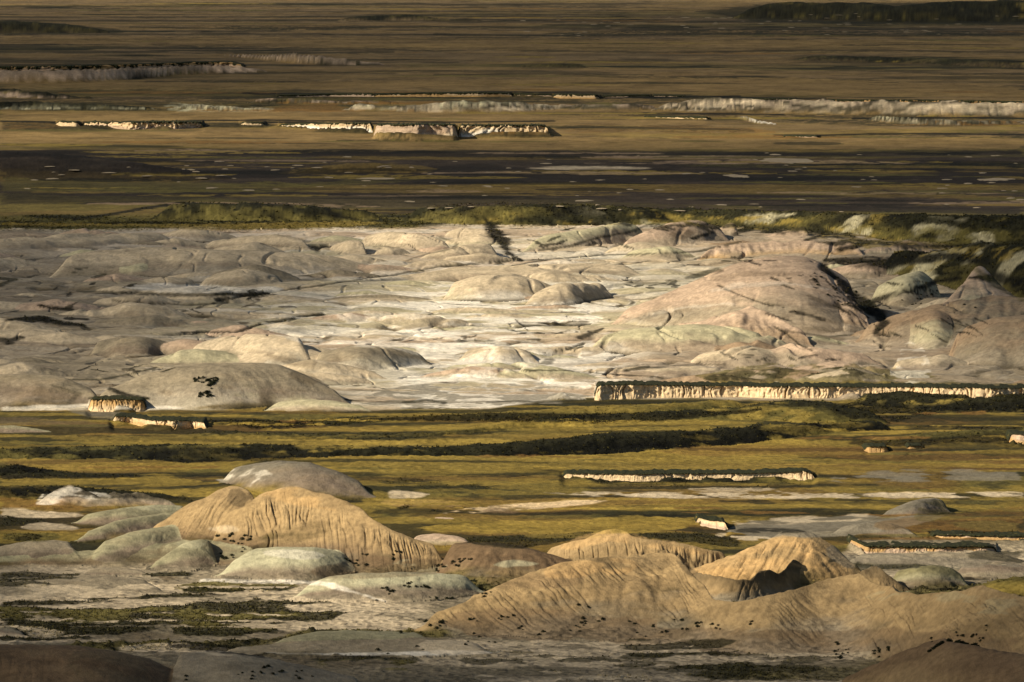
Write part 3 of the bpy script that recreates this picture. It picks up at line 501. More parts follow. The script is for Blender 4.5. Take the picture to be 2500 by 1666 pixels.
# front flats: pale wash with strips of grass
fl = sstep(1296, 1312, V + 60 * sstep(1850, 2000, Ug)) * 1.0
mixc(ALL, P['flat'], fl); mixc(ALL, P['grey'], fl * sstep(-.1, .3, n2)); mixc(ALL, P['flatd'], fl * sstep(.0, .3, -n2 + .5 * n3) * .7)
VEG *= (1 - fl)
FLAT = fl
mixc(ALL, P['crust'], fl * np.clip(rill2 * sstep(-.2, .2, n2) * .7 + rill * .5, 0, 1)); mixc(ALL, P['clay'], fl * wh * .7)
gs = fl * sstep(.14, .3, vnoise(X / 34, Yg / 11, 71) + .35 * n2 + .2 * n3) * sstep(-.3, .2, n1 + .2)
mixc(ALL, P['olive'], gs * .85); mixc(ALL, P['scrub'], gs * sstep(-.1, .25, n2 + n3 * .6)); VEG = np.maximum(VEG, gs)
lm = LUMP * sstep(-.3, .1, n2 + n1 * .5 + .1)
mixc(ALL, P['scrub'], lm * .85); VEG = np.maximum(VEG, lm * .8)
print("zones", round(time.time() - T0, 1))
# hill colours
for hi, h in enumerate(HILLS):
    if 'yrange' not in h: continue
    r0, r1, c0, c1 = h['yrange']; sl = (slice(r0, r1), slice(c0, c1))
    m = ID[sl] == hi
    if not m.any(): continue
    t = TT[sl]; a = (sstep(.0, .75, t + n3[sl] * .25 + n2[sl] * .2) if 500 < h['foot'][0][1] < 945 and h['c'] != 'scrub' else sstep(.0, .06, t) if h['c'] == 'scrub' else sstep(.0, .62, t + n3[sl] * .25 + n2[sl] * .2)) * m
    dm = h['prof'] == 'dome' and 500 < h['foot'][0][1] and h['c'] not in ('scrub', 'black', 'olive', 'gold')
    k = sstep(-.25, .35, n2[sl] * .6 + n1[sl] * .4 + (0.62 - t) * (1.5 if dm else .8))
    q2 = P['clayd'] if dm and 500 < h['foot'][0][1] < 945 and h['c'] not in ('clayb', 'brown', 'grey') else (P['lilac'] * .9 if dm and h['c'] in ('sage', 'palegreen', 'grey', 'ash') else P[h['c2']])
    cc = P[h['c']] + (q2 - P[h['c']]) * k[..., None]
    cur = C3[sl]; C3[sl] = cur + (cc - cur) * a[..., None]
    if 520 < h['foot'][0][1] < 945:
        rg_ = (h['c'] not in ('scrub', 'black', 'olive', 'gold')) * m * (1 - sstep(.05, .24, t + n3[sl] * .08)) * sstep(-.3, .15, n2[sl] + .4 * n3[sl]); mixc(sl, P['crust'], rg_ * .75); mixc(sl, P['scrub'], rg_ * sstep(-.05, .25, n2[sl] + .5 * n3[sl]) * .8)  # dark foot ring: brush and crust, plus crease shade painted into the colour
    bare = h['c'] not in ('scrub', 'black', 'olive', 'gold', 'purpled', 'ocher')
    VEG[sl] = VEG[sl] * (1 - a) + a * (0 if bare else ((.62 if h['foot'][0][1] > 930 else .9) if h['c'] in ('scrub', 'black') else .5))
    FLAT[sl] = FLAT[sl] * (1 - a)
    if h['c'] in ('scrub', 'black', 'olive', 'gold'):
        gm = sstep(.05, .35, n3[sl] * .6 + n2[sl] * .7) * a * (.62 if h['foot'][0][1] < 700 else 1)
        if 480 < h['foot'][0][1] < 700: mixc(sl, P['black'], a * sstep(-.05, .3, fbm(X[sl] / 11 + Yg[sl] / 17, Yg[sl] / 24, 301 + hi, 3)) * .8); mixc(sl, P['clayg'], a * (U9 := sstep(1300, 1600, Ug[sl])) * sstep(.22, .4, fbm(X[sl] / 13 + Yg[sl] / 20, Yg[sl] / 20, 311, 3)) * .8)
        mixc(sl, P['olive'], gm * .7); mixc(sl, P['gold'], gm * sstep(.1, .4, n1[sl] + n3[sl] * .6) * .7)
    elif h['crease'] > 0:
        b = sstep(.62, .8, 1 - np.abs(vnoise(X[sl] / 9 + fbm(X[sl] / 20, Yg[sl] / 20, 5, 2) * 1.5, Yg[sl] / 16, 15 + hi)) * 3.) * sstep(0, .3, n2[sl] + .1) * a * h['crease']
        mixc(sl, P['scrub'], b * .5)
    if h['rough'] >= 3 and bare:
        pt_ = vnoise(X[sl] / 15, Hz[sl] / 1.3 + Yg[sl] / 55, 6) + .5 * vnoise(X[sl] / 5, Hz[sl] / .7 + Yg[sl] / 25, 8); mixc(sl, P['lilac'], a * sstep(-.2, .2, pt_) * .7); br_ = a * sstep(.25, .5, pt_); mixc(sl, P['scrub'], br_ * .85); mixc(sl, P['grey'], a * sstep(-.1, .3, vnoise(X[sl] / 9, Yg[sl] / 30, 5)) * .6)
    elif bare and h['foot'][0][1] > 500:
        mixc(sl, P['crust'], a * (sstep(.1, .5, n3[sl] + .4 * n2[sl]) * .3)); mixc(sl, P['crust'], a * ff[sl] * .45)
    if h['cap']:
        mixc(sl, P[h['cap']], a * sstep(.5, .9, t + n2[sl] * .3) * .55)
print("hillcol", round(time.time() - T0, 1))

# patches and lines surveyed on the photograph: material, outline by (u, upper row, lower row)
def band(mat, pts, a=1.0, fray=3.0, veg=None, soft=2.0, thr=None, hills=True):
    us = [p[0] for p in pts]; va = min(p[1] for p in pts) - 12; vb = max(p[2] for p in pts) + (210 if hills else 12)
    sl = vis(va, vb, us[0] - 5, us[-1] + 5)
    u = Ug[sl]; v = VP[sl]
    fray = fray * (1 + .9 * (va > 1290)); e = (n3[sl] * 1.4 + n2[sl]) * fray
    top = np.interp(US[sl[1]], us, [p[1] for p in pts])[None, :]; bot = np.interp(US[sl[1]], us, [p[2] for p in pts])[None, :]
    if 945 < va + 12 < 1130 and mat in ('black', 'scrub'):
        fray = fray * 1.7; e = e * 1.7; a = a * .9; soft = soft * 1.6; veg = min(veg, .62) if veg is not None else None
    mid_ = (top + bot) / 2; ew = max(30., (us[-1] - us[0]) * .12)
    en_ = np.clip((sstep(us[0], us[0] + ew, u + n2[sl] * 30) if us[0] > 5 else 1) * (1 - sstep(us[-1] - ew, us[-1], u + n2[sl] * 30) if us[-1] < 2350 else 1), 0, 1) ** .7
    top = mid_ + (top - mid_) * en_; bot = mid_ + (bot - mid_) * en_
    m = sstep(-soft, soft, v - top + e) * sstep(-soft, soft, bot - v + e * .8) * ((bot - top) > .4)
    ue = (u + e * 4)
    m = m * sstep(us[0] - 2, us[0] + 10, ue) * (1 - sstep(us[-1] - 10, us[-1] + 2, ue))
    if va > 1278 and mat in ('scrub', 'black', 'olive'): m = m * sstep(-.42, -.14, vnoise(X[sl] / 15 + n2[sl], Yg[sl] / 2.6 + n2[sl], 331) + .7 * n3[sl])
    if thr is not None: m = m * sstep(thr - .12, thr + .12, n2[sl] * .5 + n3[sl] * 1.0)
    m = m * a
    mixc(sl, P[mat], m)
    if veg is not None: VEG[sl] = VEG[sl] * (1 - m) + veg * m; FLAT[sl] *= (1 - m)
def line(mat, pts, w=4.0, a=.9, veg=None, fray=1.5, carve=0.0):
    if 500 < pts[0][1] < 930:
        w *= 1.5; pts = [(p[0], p[1]) + tuple(q * 1.4 for q in p[2:]) for p in pts]; carve = carve * 1.5
    us = [p[0] for p in pts]; vv = [p[1] for p in pts]
    sl = vis(min(vv) - 8, max(vv) + 210, min(us) - 15, max(us) + 15)
    u = Ug[sl] + n2[sl] * 6; v = VP[sl] + n3[sl] * fray
    d = np.full(v.shape, 1e9, F32)
    for (a0, b0, *w0), (a1, b1, *w1) in zip(pts[:-1], pts[1:]):
        wa = w0[0] if w0 else w; wb = w1[0] if w1 else w
        ex, ey = a1 - a0, (b1 - b0) * 2.2; L2 = ex * ex + ey * ey + 1e-6
        px, py = u - a0, (v - b0) * 2.2
        t = np.clip((px * ex + py * ey) / L2, 0, 1)
        dd = np.sqrt((px - t * ex) ** 2 + (py - t * ey) ** 2) / (wa + (wb - wa) * t)
        d = np.minimum(d, dd)
    m = (1 - sstep(.4, 1.3, d + n3[sl] * .5 + n2[sl] * .7)) * a
    mixc(sl, P[mat], m)
    if veg is not None: VEG[sl] = np.maximum(VEG[sl], veg * m)
    if carve: Hz[sl] -= (m * carve).astype(F32)
exec_paint = True
#PAINT
# --- far plain
band('scrub', [(0,46,74),(120,52,76),(260,66,78),(300,70,74)], .8, 2)
band('scrub', [(480,60,66),(620,58,72),(760,60,70),(900,58,66)], .8, 2, thr=0)
band('scrub', [(1176,80,86),(1500,68,84),(1800,70,84),(2353,72,84)], .85, 2, thr=-.1)
band('scrub', [(1600,24,30),(1760,10,52),(2000,8,56),(2353,2,58)], .8, 3)
band('scrub', [(340,100,104),(450,104,112),(560,100,104)], .6, 1.5)
band('scrub', [(1790,128,140),(2000,128,150),(2353,138,160)], .55, 3)
band('scrub', [(1176,146,158),(1350,146,158)], .7, 2); band('scrub', [(1400,134,138),(1550,136,140)], .7, 1.5)
band('fargold', [(0,84,100),(600,86,108),(1200,86,118),(1800,92,122),(2353,90,120)], .5, 5)
band('olive', [(900,145,155),(1100,148,156),(1400,148,156)], .4, 2)
band('scrub', [(1650,175,178),(1770,174,179)], .8, 1)
band('fargold', [(0,196,204),(400,190,206),(1200,180,206),(1800,180,212),(2353,200,226)], .7, 4)
# broken country between the rims
band('scrub', [(0,222,254),(300,224,256),(760,222,256),(860,232,250)], .7, 4, thr=-.1, veg=.7)
band('scrub', [(560,212,222),(1000,221,232),(1380,214,240),(1640,218,238),(1700,226,240)], .75, 3, thr=-.15, veg=.7)
band('rust', [(620,244,256),(760,236,256),(800,244,254)], .6, 3)
band('palegreen', [(380,236,256),(560,246,257),(640,250,256)], .7, 2, thr=.05)
band('scrub', [(1176,264,272),(1480,262,268),(1700,264,276),(1980,262,290),(2353,266,290)], .75, 3, thr=-.15, veg=.6)
band('fargold', [(0,256,278),(600,258,279),(1176,260,280),(1400,270,282),(1700,280,292)], .7, 2)
band('scrub', [(0,278,300),(140,280,300),(260,292,299),(280,296,299)], .8, 2, veg=.7); band('rust', [(0,282,298),(150,284,298)], .4, 2, thr=0)
band('scrub', [(464,284,294),(560,286,294),(640,282,294)], .8, 2, veg=.7)
band('black', [(180,282,290),(196,284,292),(230,290,298),(262,298,300)], .8, 1, veg=.7)
band('scrub', [(700,298,303),(800,298,306),(860,300,309)], .8, 1.5, veg=.5); band('scrub', [(1180,313,317),(1262,313,316)], .8, 1)
band('rust', [(1270,286,306),(1440,290,304),(1600,290,308),(1800,300,310)], .7, 3, thr=-.1); band('scrub', [(1300,288,300),(1600,290,308),(1750,296,308)], .55, 3, thr=.05, veg=.6)
band('scrub', [(1800,312,318),(1960,308,318),(2353,300,318)], .75, 3, thr=0, veg=.5)
band('fargold', [(0,302,328),(600,304,340),(1200,318,345),(1800,318,342),(2353,322,342)], .75, 3)
band('gold', [(1300,303,314),(1800,308,320),(2353,286,300)], .4, 3)
band('scrub', [(0,330,334),(200,332,337),(430,335,340)], .85, 1)
for k_, (va_, ua_, ub_) in enumerate([(279,0,1270),(282,560,900),(214,560,1400),(222,1376,1700),(226,1660,2353),(264,1480,1800),(267,1960,2353),(310,1780,2353),(150,0,560),(120,540,900),(240,0,420),(232,780,1320),(252,1480,2100),(296,1280,1700),(172,1000,1500),(118,1200,2353),(64,300,1400),(80,1000,2353)]):
    pp = [(u_, va_ + 2.2 * math.sin(u_ / 130 + k_) + (u_ - 1600) * .010 * (k_ in (4, 6)), 3.2 + 2.6 * abs(math.sin(u_ / 57 + k_ * 2))) for u_ in np.linspace(ua_, ub_, 24)]
    line('black' if k_ < 8 else 'scrub', pp, 2, .92 if k_ < 8 else .65, fray=.8)
for k_ in range(90):
    v_ = rng.uniform(4, 340); u_ = rng.uniform(-100, 2300); L_ = rng.uniform(100, 600); t_ = rng.uniform(.8, 1.5 + v_ / 110)
    band(['scrub', 'gold', 'olive', 'scrub', 'rust'][k_ % 5], [(u_, v_ - t_ * .3, v_ + t_ * .3), (u_ + L_ * .5, v_ - t_, v_ + t_), (u_ + L_, v_, v_ + 1.5)], .75, t_ * .4, thr=-.3, hills=False, soft=.7)
# --- dark plain
band('purpled', [(0,346,354),(400,348,356),(1176,346,362),(1800,350,362),(2353,346,356)], .9, 3)
band('purpled', [(0,366,418),(200,372,418),(460,392,412),(580,404,412)], .7, 4)
band('purpled', [(420,362,388),(600,366,384),(900,382,398),(1200,386,400),(1600,374,386),(2353,378,392)], .75, 4, thr=-.1)
band('ocher', [(640,394,402),(780,378,400),(900,376,398),(1020,386,396)], .7, 3)
band('ocher', [(480,426,436),(900,424,446),(1500,428,442),(1900,438,452),(2353,452,460)], .75, 3)
band('olive', [(0,408,440),(300,418,446),(700,420,432),(1000,404,416)], .6, 3)
band('purpled', [(0,440,470),(300,442,466),(600,440,452)], .6, 4)
band('purple', [(440,446,464),(900,448,478),(1500,446,464),(2353,462,474)], .6, 3)
band('purpled', [(1750,474,482),(2000,474,486),(2353,478,494)], .8, 2)
band('clay', [(1206,384,388),(1300,382,391),(1420,383,389),(1500,386,389)], .8, 1)
band('purple', [(1180,345,352),(1760,358,372),(2353,352,372)], .4, 3)
line('black', [(170,505),(260,492),(340,478),(420,466)], 5, .9, veg=.5)
line('black', [(0,520),(340,512),(500,516)], 4, .8, veg=.8)
band('gold', [(0,513,520),(340,516,522),(500,516,530),(700,512,526),(900,508,518)], .7, 2)
band('olive', [(330,470,500),(600,474,506),(900,490,510)], .55, 3, thr=0)
for k_ in range(110):
    v_ = rng.uniform(346, 492); u_ = rng.uniform(-100, 2300); L_ = rng.uniform(150, 700); t_ = rng.uniform(1.5, 5)
    band(['black', 'ocher', 'purpled', 'gold', 'black', 'olive', 'clayb'][k_ % 7], [(u_, v_ - t_ * .3, v_ + t_ * .3), (u_ + L_ * .5, v_ - t_ + rng.normal() * 2, v_ + t_), (u_ + L_, v_, v_ + 2)], .75 if k_ % 7 != 6 else .5, t_ * .35, thr=-.3, hills=False, soft=.8)
# --- the gully, brush and painted shade of the upper clay country
line('black', [(1120,505,12),(1140,540,14),(1158,566,11),(1180,590,12),(1196,600,6)], 10, .95, veg=.9)
line('scrub', [(1180,598),(1100,604),(1010,612),(900,632),(840,640),(740,655),(640,668),(560,680),(500,690)], 3.5, .75, veg=.3, carve=.25)
line('black', [(500,676,6),(540,672,11),(580,676,8),(620,668,4)], 8, .9, veg=.8)
line('scrub', [(180,670),(300,674),(420,678),(520,676)], 5, .7, veg=.5)
line('scrub', [(260,690),(320,694),(420,700),(520,696)], 4, .7, veg=.4, carve=.2)
line('scrub', [(600,744),(640,738),(690,728),(740,722)], 5, .9, veg=.7, carve=.2)
line('black', [(420,764),(480,762),(540,762),(600,744)], 4, .85, veg=.6, carve=.2)
line('black', [(0,738,3),(40,734,8),(90,732,11),(140,745,11),(190,750,7),(205,756,3)], 9, .95, veg=.9)
line('black', [(92,702),(120,708),(160,712)], 5, .9, veg=.8); line('black', [(150,732),(200,734)], 4, .9, veg=.7)
line('scrub', [(0,640),(30,644),(0,655)], 6, .8, veg=.7); line('black', [(0,780),(20,785),(44,776)], 8, .85, veg=.8)
line('black', [(722,566),(732,572),(742,566)], 9, .95, veg=.6, carve=.5)
line('scrub', [(600,560),(640,566),(700,570)], 2.5, .5)
line('scrub', [(855,560),(905,570),(950,560)], 2, .4)
line('scrub', [(1010,545),(1050,560),(1040,570),(960,590),(935,600)], 2.5, .5)
line('scrub', [(1240,575),(1300,568),(1380,545),(1440,535),(1500,515)], 4, .7, veg=.4)
line('scrub', [(1180,610),(1260,596),(1380,586),(1500,583),(1600,578),(1700,555)], 3, .75, veg=.3, carve=.15)
line('scrub', [(1176,700),(1280,702),(1360,690),(1440,678),(1530,668)], 3, .55, veg=.2, carve=.1)
line('scrub', [(1580,640),(1620,628),(1650,620)], 7, .7, veg=.6)
line('scrub', [(1395,660),(1460,650),(1540,655)], 6, .45, veg=.4)
line('scrub', [(1650,655),(1700,678),(1750,696),(1800,705)], 2.5, .75, veg=.3, carve=.2)
line('black', [(1820,716,5),(1850,724,6),(1890,734,5)], 6, .85, veg=.7)
line('black', [(1760,720),(1790,730),(1820,740)], 3, .8, veg=.5)
line('black', [(1890,610,8),(1925,640,8),(1950,665,9),(1985,692,11),(2010,715,12),(2030,740,9),(2010,765,6),(2040,770,5)], 10, .92, veg=.8, carve=.3)
line('black', [(1900,598,8),(1960,600,20),(2040,606,26),(2120,596,18),(2200,590,16),(2260,600,14)], 20, .92, veg=1)
line('black', [(1985,700),(2040,680),(2090,668),(2150,650),(2200,640)], 8, .85, veg=.8)
line('black', [(2230,640,5),(2290,640,22),(2353,650,34)], 20, .92, veg=1)
line('olive', [(2180,620),(2230,612),(2280,650),(2353,690)], 8, .6, veg=.8)
line('black', [(1930,575,9),(1960,568,12),(1995,562,7)], 9, .9, veg=.9); line('black', [(2110,510,10),(2180,515,14),(2240,522,12)], 12, .9, veg=1)
line('black', [(1610,520,10),(1640,535,7),(1590,548,5)], 8, .85, veg=.8); line('black', [(1690,540,8),(1740,520,12),(1790,535,7)], 9, .8, veg=.8); line('black', [(1865,520,9),(1900,540,10),(1850,552,5)], 8, .85, veg=.8)
line('scrub', [(1240,500),(1300,505),(1400,500),(1440,515)], 14, .8, veg=1)
band('olive', [(1440,500,512),(1700,498,520),(2000,520,545),(2353,540,580)], .6, 4, thr=0, veg=.8)
band('gold', [(1250,505,525),(1500,492,512),(1800,500,530),(2100,560,590),(2353,570,600)], .6, 3, thr=.1)
band('brown', [(1520,528,550),(1560,520,552),(1600,524,546)], .55, 3)
band('clayp', [(1760,530,552),(1870,534,555)], .6, 3)
line('scrub', [(1340,790),(1310,800),(1280,806),(1340,796)], 4, .85, veg=.6, carve=.2); line('black', [(1335,775,8),(1355,768,7),(1385,755,3)], 6, .85, veg=.6)
line('scrub', [(1780,752),(1810,768),(1845,795),(1865,806)], 3, .8, veg=.4)
line('scrub', [(1176,850),(1300,852),(1400,860),(1520,868)], 2.5, .8, veg=.3); line('scrub', [(1440,852,6),(1470,846,8),(1490,842,3)], 6, .8, veg=.6)
line('scrub', [(1490,845),(1560,840),(1660,838)], 3, .6)
line('scrub', [(1250,835,9),(1262,828,7)], 8, .7); line('black', [(1212,804),(1240,805)], 4, .9, veg=.6)
band('olive', [(1600,850,876),(1800,836,880),(2000,838,882),(2200,868,884)], .7, 4, thr=-.1, veg=.5); band('scrub', [(1620,862,876),(1850,842,868),(2000,848,866)], .7, 3, thr=.0, veg=.6)
band('gold', [(1460,882,888),(1700,878,889),(2000,876,892),(2353,884,893)], .6, 2); band('olive', [(1700,880,890),(2353,880,893)], .6, 2)
band('clayw', [(2050,820,880),(2080,780,882),(2120,800,880),(2150,850,880)], .4, 4, thr=0)
band('clayw', [(900,868,880),(1100,860,905),(1300,856,905),(1370,880,905)], .75, 3, thr=-.05)
band('ash', [(830,905,945),(1000,880,935),(1200,885,930),(1370,890,920)], .8, 4, thr=0, veg=.15)
line('scrub', [(930,925),(980,920),(1020,926)], 6, .8, veg=.6); line('scrub', [(1120,925),(1200,922),(1260,925),(1340,918)], 4, .7, veg=.4)
band('clayw', [(560,690,740),(700,680,790),(900,700,800),(1100,720,860),(1300,800,840)], .35, 5, thr=.02)
band('clayw', [(940,782,812),(980,786,812),(1030,800,812)], .8, 3)
band('clayw', [(280,652,668),(400,652,672),(560,662,676),(660,655,668)], .6, 3)
band('grey', [(60,820,862),(200,826,872),(310,836,874),(360,850,858)], .75, 4); band('scrub', [(90,838,858),(200,846,870),(280,862,874)], .35, 4, thr=.02, veg=.4)
line('scrub', [(160,873),(230,874),(290,862),(360,845)], 4, .75, veg=.4)
line('scrub', [(450,872,8),(475,880,10),(490,900,9),(470,915,8),(500,872,6)], 8, .0)
band('crust', [(612,815,818),(650,818,835),(700,826,846),(722,818,852),(730,822,840)], .45, 2)  # shade on the mound's right flank, painted into its colour
band('crust', [(655,855,862),(690,850,880),(735,865,890),(750,885,892)], .45, 2)  # same for the big dome: right-hand shade put into the clay
band('crust', [(860,835,850),(890,832,840),(950,826,832)], .35, 3)
band('crust', [(80,890,925),(140,890,930),(200,892,915)], .3, 3, thr=0)
line('scrub', [(120,885),(180,905),(160,925)], 6, .35, veg=.4)
line('black', [(255,895),(290,908),(330,916)], 6, .9, veg=.7); line('scrub', [(206,916),(260,914),(334,917)], 4, .9, veg=.7)
band('clayw', [(0,936,944),(200,930,942),(430,935,942)], .5, 2)
band('ash', [(160,940,956),(260,946,966),(320,950,958)], .6, 3, veg=.1)
line('black', [(345,962),(470,968),(600,968),(700,972)], 5, .95, veg=.8)
band('crust', [(0,960,978),(180,966,980),(260,975,984)], .6, 3, veg=.3)
line('clayw', [(1640,668),(1700,655),(1800,650),(1900,662)], 6, .2, fray=9); line('clayp', [(1560,700),(1640,690),(1720,700)], 9, .5, fray=4)
line('clayw', [(1500,720),(1600,705),(1680,700)], 7, .2, fray=9); line('crust', [(1640,640),(1720,628),(1820,630)], 7, .35, fray=4)
line('crust', [(1860,680),(1900,700),(1960,720)], 6, .5, fray=4, veg=.4); line('scrub', [(1960,770),(1900,775),(1800,760)], 4, .6, veg=.4)
for (uu, vv, n_, du_, dv_) in [(1950,690,16,55,22),(2060,660,10,60,14),(2120,740,12,110,20),(1850,640,10,60,16),(1700,600,8,120,10),(1300,560,10,120,14),(500,690,14,260,22),(150,660,10,110,50),(1100,770,10,160,30),(1750,820,10,160,20),(250,850,8,120,10),(1480,650,8,60,16)]:
    for _k in range(n_):
        a_ = uu + rng.normal() * du_ * .6; b_ = vv + rng.normal() * dv_ * .6; L_ = rng.uniform(12, 46); sl_ = rng.normal() * .25 + (.35 if a_ > 1850 else -.1)
        line('black' if _k % 3 else 'scrub', [(a_, b_, rng.uniform(1, 2.5)), (a_ + L_ * .5, b_ + L_ * .5 * sl_, rng.uniform(2, 5)), (a_ + L_, b_ + L_ * sl_, 1.5)], 3, .8, veg=.6, fray=3)
for (pp) in [[(1500,520,6),(1600,516,12),(1720,524,14),(1850,530,12),(1960,545,10)], [(1880,560,5),(1960,556,12),(2060,560,14),(2160,568,12),(2353,560,16)], [(2080,500,6),(2160,508,16),(2280,520,18),(2353,530,14)], [(1176,500,8),(1260,508,14),(1400,506,12),(1480,500,6)]]:
    line('scrub', pp, 8, .85, veg=.9, fray=8)
# --- grassland strips
band('black', [(470,968,978),(620,970,988),(900,958,968),(1176,950,972),(1400,952,976),(1650,946,958),(1770,930,950)], .85, 2, veg=1)
band('scrub', [(360,990,996),(700,1000,1010),(1000,998,1012),(1180,978,990)], .8, 3, thr=-.1, veg=.8)
band('gold', [(120,995,1018),(500,1000,1020),(900,1014,1026),(1176,994,1016),(1400,980,994)], .6, 3)
band('goldhi', [(600,984,994),(900,980,992),(1176,970,984),(1500,970,978),(1760,968,976)], .6, 2); band('goldhi', [(760,1016,1024),(1176,1008,1018)], .6, 2)
band('black', [(320,1034,1060),(450,1030,1062),(600,1034,1060),(700,1050,1058)], .85, 2, veg=1)
band('black', [(1176,1022,1040),(1350,1010,1030),(1600,996,1010),(1850,982,998),(1950,976,990),(2060,968,984)], .6, 3, thr=-.15, veg=1)
band('black', [(1900,925,960),(2060,930,972),(2120,935,955),(2353,920,945)], .75, 4, thr=-.2, veg=1)
band('black', [(2060,980,986),(2200,980,986),(2353,982,988)], .9, 1.5, veg=.8)
band('black', [(1950,1014,1024),(2100,1012,1024),(2240,1000,1018),(2320,1000,1022)], .9, 2, veg=.9)
band('rust', [(1500,1030,1048),(1800,1020,1045),(2000,1030,1060),(2353,1050,1064)], .5, 4)
band('black', [(0,1074,1106),(60,1073,1104),(110,1080,1100),(200,1090,1100),(335,1092,1098)], .95, 1.5, veg=.8)
band('black', [(0,1120,1140),(150,1120,1145),(300,1132,1146),(450,1146,1154)], .8, 3, veg=.8); band('rust', [(0,1145,1166),(60,1148,1166),(110,1150,1160)], .7, 3)
band('goldhi', [(0,1104,1114),(300,1100,1112),(480,1104,1112)], .5, 3)
band('gold', [(820,1066,1100),(1200,1062,1086),(1300,1060,1082),(1800,1064,1080)], .7, 3)
band('black', [(1180,1074,1080),(1300,1080,1088),(1600,1084,1090),(1860,1079,1087),(1910,1096,1102)], .9, 1.5, veg=.3)
for k_ in range(70):
    v_ = 950 + 290 * rng.random(); u_ = rng.uniform(-100, 2300); L_ = rng.uniform(60, 420); t_ = rng.uniform(1.2, 4.5)
    if v_ > 1110 and u_ < 1000: continue
    band(['black', 'goldhi', 'scrub', 'rust', 'olive'][k_ % 5], [(u_, v_, v_ + 1), (u_ + L_ * .4, v_ - t_, v_ + t_ * .7), (u_ + L_, v_ + rng.normal() * 3, v_ + 2)], .7, t_ * .5, thr=-.3, hills=False, soft=.8)
for uu in (1380, 1555, 1680): band('black', [(uu-50,1100,1106),(uu-20,1094,1108),(uu+10,1096,1110),(uu+60,1104,1110)], .95, 1.5, veg=1)
band('scrub', [(1180,1085,1100),(1300,1090,1115),(1860,1104,1125)], .6, 3, thr=-.05, veg=.7)
band('scrub', [(860,1092,1108),(960,1100,1122),(1176,1118,1126)], .7, 3, thr=-.1, veg=.7)
band('ash', [(1880,1098,1110),(2060,1078,1106),(2200,1080,1104),(2353,1090,1104)], .75, 3, thr=-.1, veg=.1)
band('clay', [(1240,1130,1136),(1500,1132,1144),(1850,1134,1146),(2353,1132,1144)], .85, 2, thr=-.25); band('clay', [(1580,1120,1130),(1800,1124,1134)], .5, 2, thr=0)
band('clay', [(890,1130,1146),(960,1132,1144),(1000,1134,1140)], .8, 2)
band('cliff', [(1000,1180,1186),(1100,1164,1180),(1300,1152,1164),(1400,1148,1154)], .8, 1.5, thr=-.25)
band('brown', [(1096,1172,1178),(1140,1166,1180),(1200,1175,1182)], .7, 1)
band('black', [(900,1160,1176),(1000,1162,1178),(1100,1164,1172)], .75, 2, thr=0, veg=.9); band('orange', [(880,1150,1162),(980,1150,1165),(1090,1154,1164)], .5, 3, thr=0); band('goldhi', [(830,1146,1160),(1100,1152,1162)], .6, 3)
band('olive', [(860,1178,1188),(1000,1188,1198),(900,1194,1196)], .6, 2)
band('goldhi', [(930,1204,1222),(1176,1196,1226),(1500,1190,1226),(1620,1196,1210)], .75, 4); band('olive', [(1176,1186,1194),(1400,1180,1190)], .6, 2)
band('scrub', [(1060,1236,1250),(1200,1232,1262),(1300,1228,1244),(1370,1218,1226)], .8, 3, veg=.7); band('scrub', [(1450,1224,1236),(1600,1226,1250),(1700,1236,1262)], .85, 3, veg=.7)
band('gold', [(1200,1226,1238),(1400,1230,1236)], .5, 2)
band('ash', [(1670,1198,1236),(1850,1192,1234),(1960,1182,1232),(2060,1190,1216),(2180,1178,1190)], .9, 3, veg=.05)
band('clay', [(1670,1196,1206),(1860,1186,1204),(2000,1180,1192)], .55, 3, thr=-.1); band('black', [(1690,1212,1226),(1860,1216,1226)], .8, 2, thr=-.15, veg=.4)
band('clay', [(1640,1226,1236),(1720,1232,1246),(1780,1236,1240)], .8, 2, thr=-.1)
band('rust', [(2000,1200,1216),(2200,1180,1222),(2353,1160,1224)], .5, 4); band('olive', [(2100,1150,1220),(2353,1150,1226)], .5, 4, thr=0)
band('black', [(2120,1172,1180),(2353,1180,1190)], .5, 2, thr=0)
band('black', [(2130,1220,1230),(2250,1222,1232),(2353,1224,1232)], .85, 2, veg=.7)
band('ash', [(1900,1240,1300),(1960,1262,1306),(2100,1280,1306),(2353,1286,1304)], .7, 4, thr=-.3); band('scrub', [(1960,1296,1312),(2060,1298,1308),(2140,1294,1304)], .8, 3, veg=.6); band('scrub', [(2220,1262,1282),(2353,1270,1296)], .7, 3, veg=.6)
band('black', [(2080,1352,1357),(2160,1352,1357),(2230,1344,1348)], .9, 1); band('black', [(2190,1326,1332),(2240,1328,1338),(2290,1330,1334)], .9, 1.5)
# --- hills in front: crusts, stains, painted shade
band('clayw', [(500,1084,1106),(570,1076,1112),(640,1088,1100)], .3, 5, thr=.2); band('clayw', [(540,1104,1120),(620,1100,1124),(690,1098,1120)], .3, 6, thr=.25)
band('rust', [(75,1150,1172),(140,1150,1174),(200,1164,1174)], .6, 3); band('clayw', [(85,1140,1165),(160,1120,1150),(260,1138,1160)], .4, 3, thr=.05); band('scrub', [(226,1140,1172),(250,1138,1172),(266,1136,1160)], .7, 2, thr=-.1, veg=.7)
band('clay', [(0,1166,1190),(120,1176,1190),(200,1180,1190)], .8, 3)
band('scrub', [(0,1184,1210),(60,1192,1206),(120,1192,1200)], .8, 3, veg=.7); band('olive', [(0,1222,1240),(60,1226,1246),(150,1228,1242)], .8, 3, veg=.7); band('black', [(20,1228,1244),(110,1230,1242)], .7, 2, thr=-.1, veg=.9)
band('clay', [(40,1206,1222),(90,1200,1218),(190,1210,1222)], .6, 3)
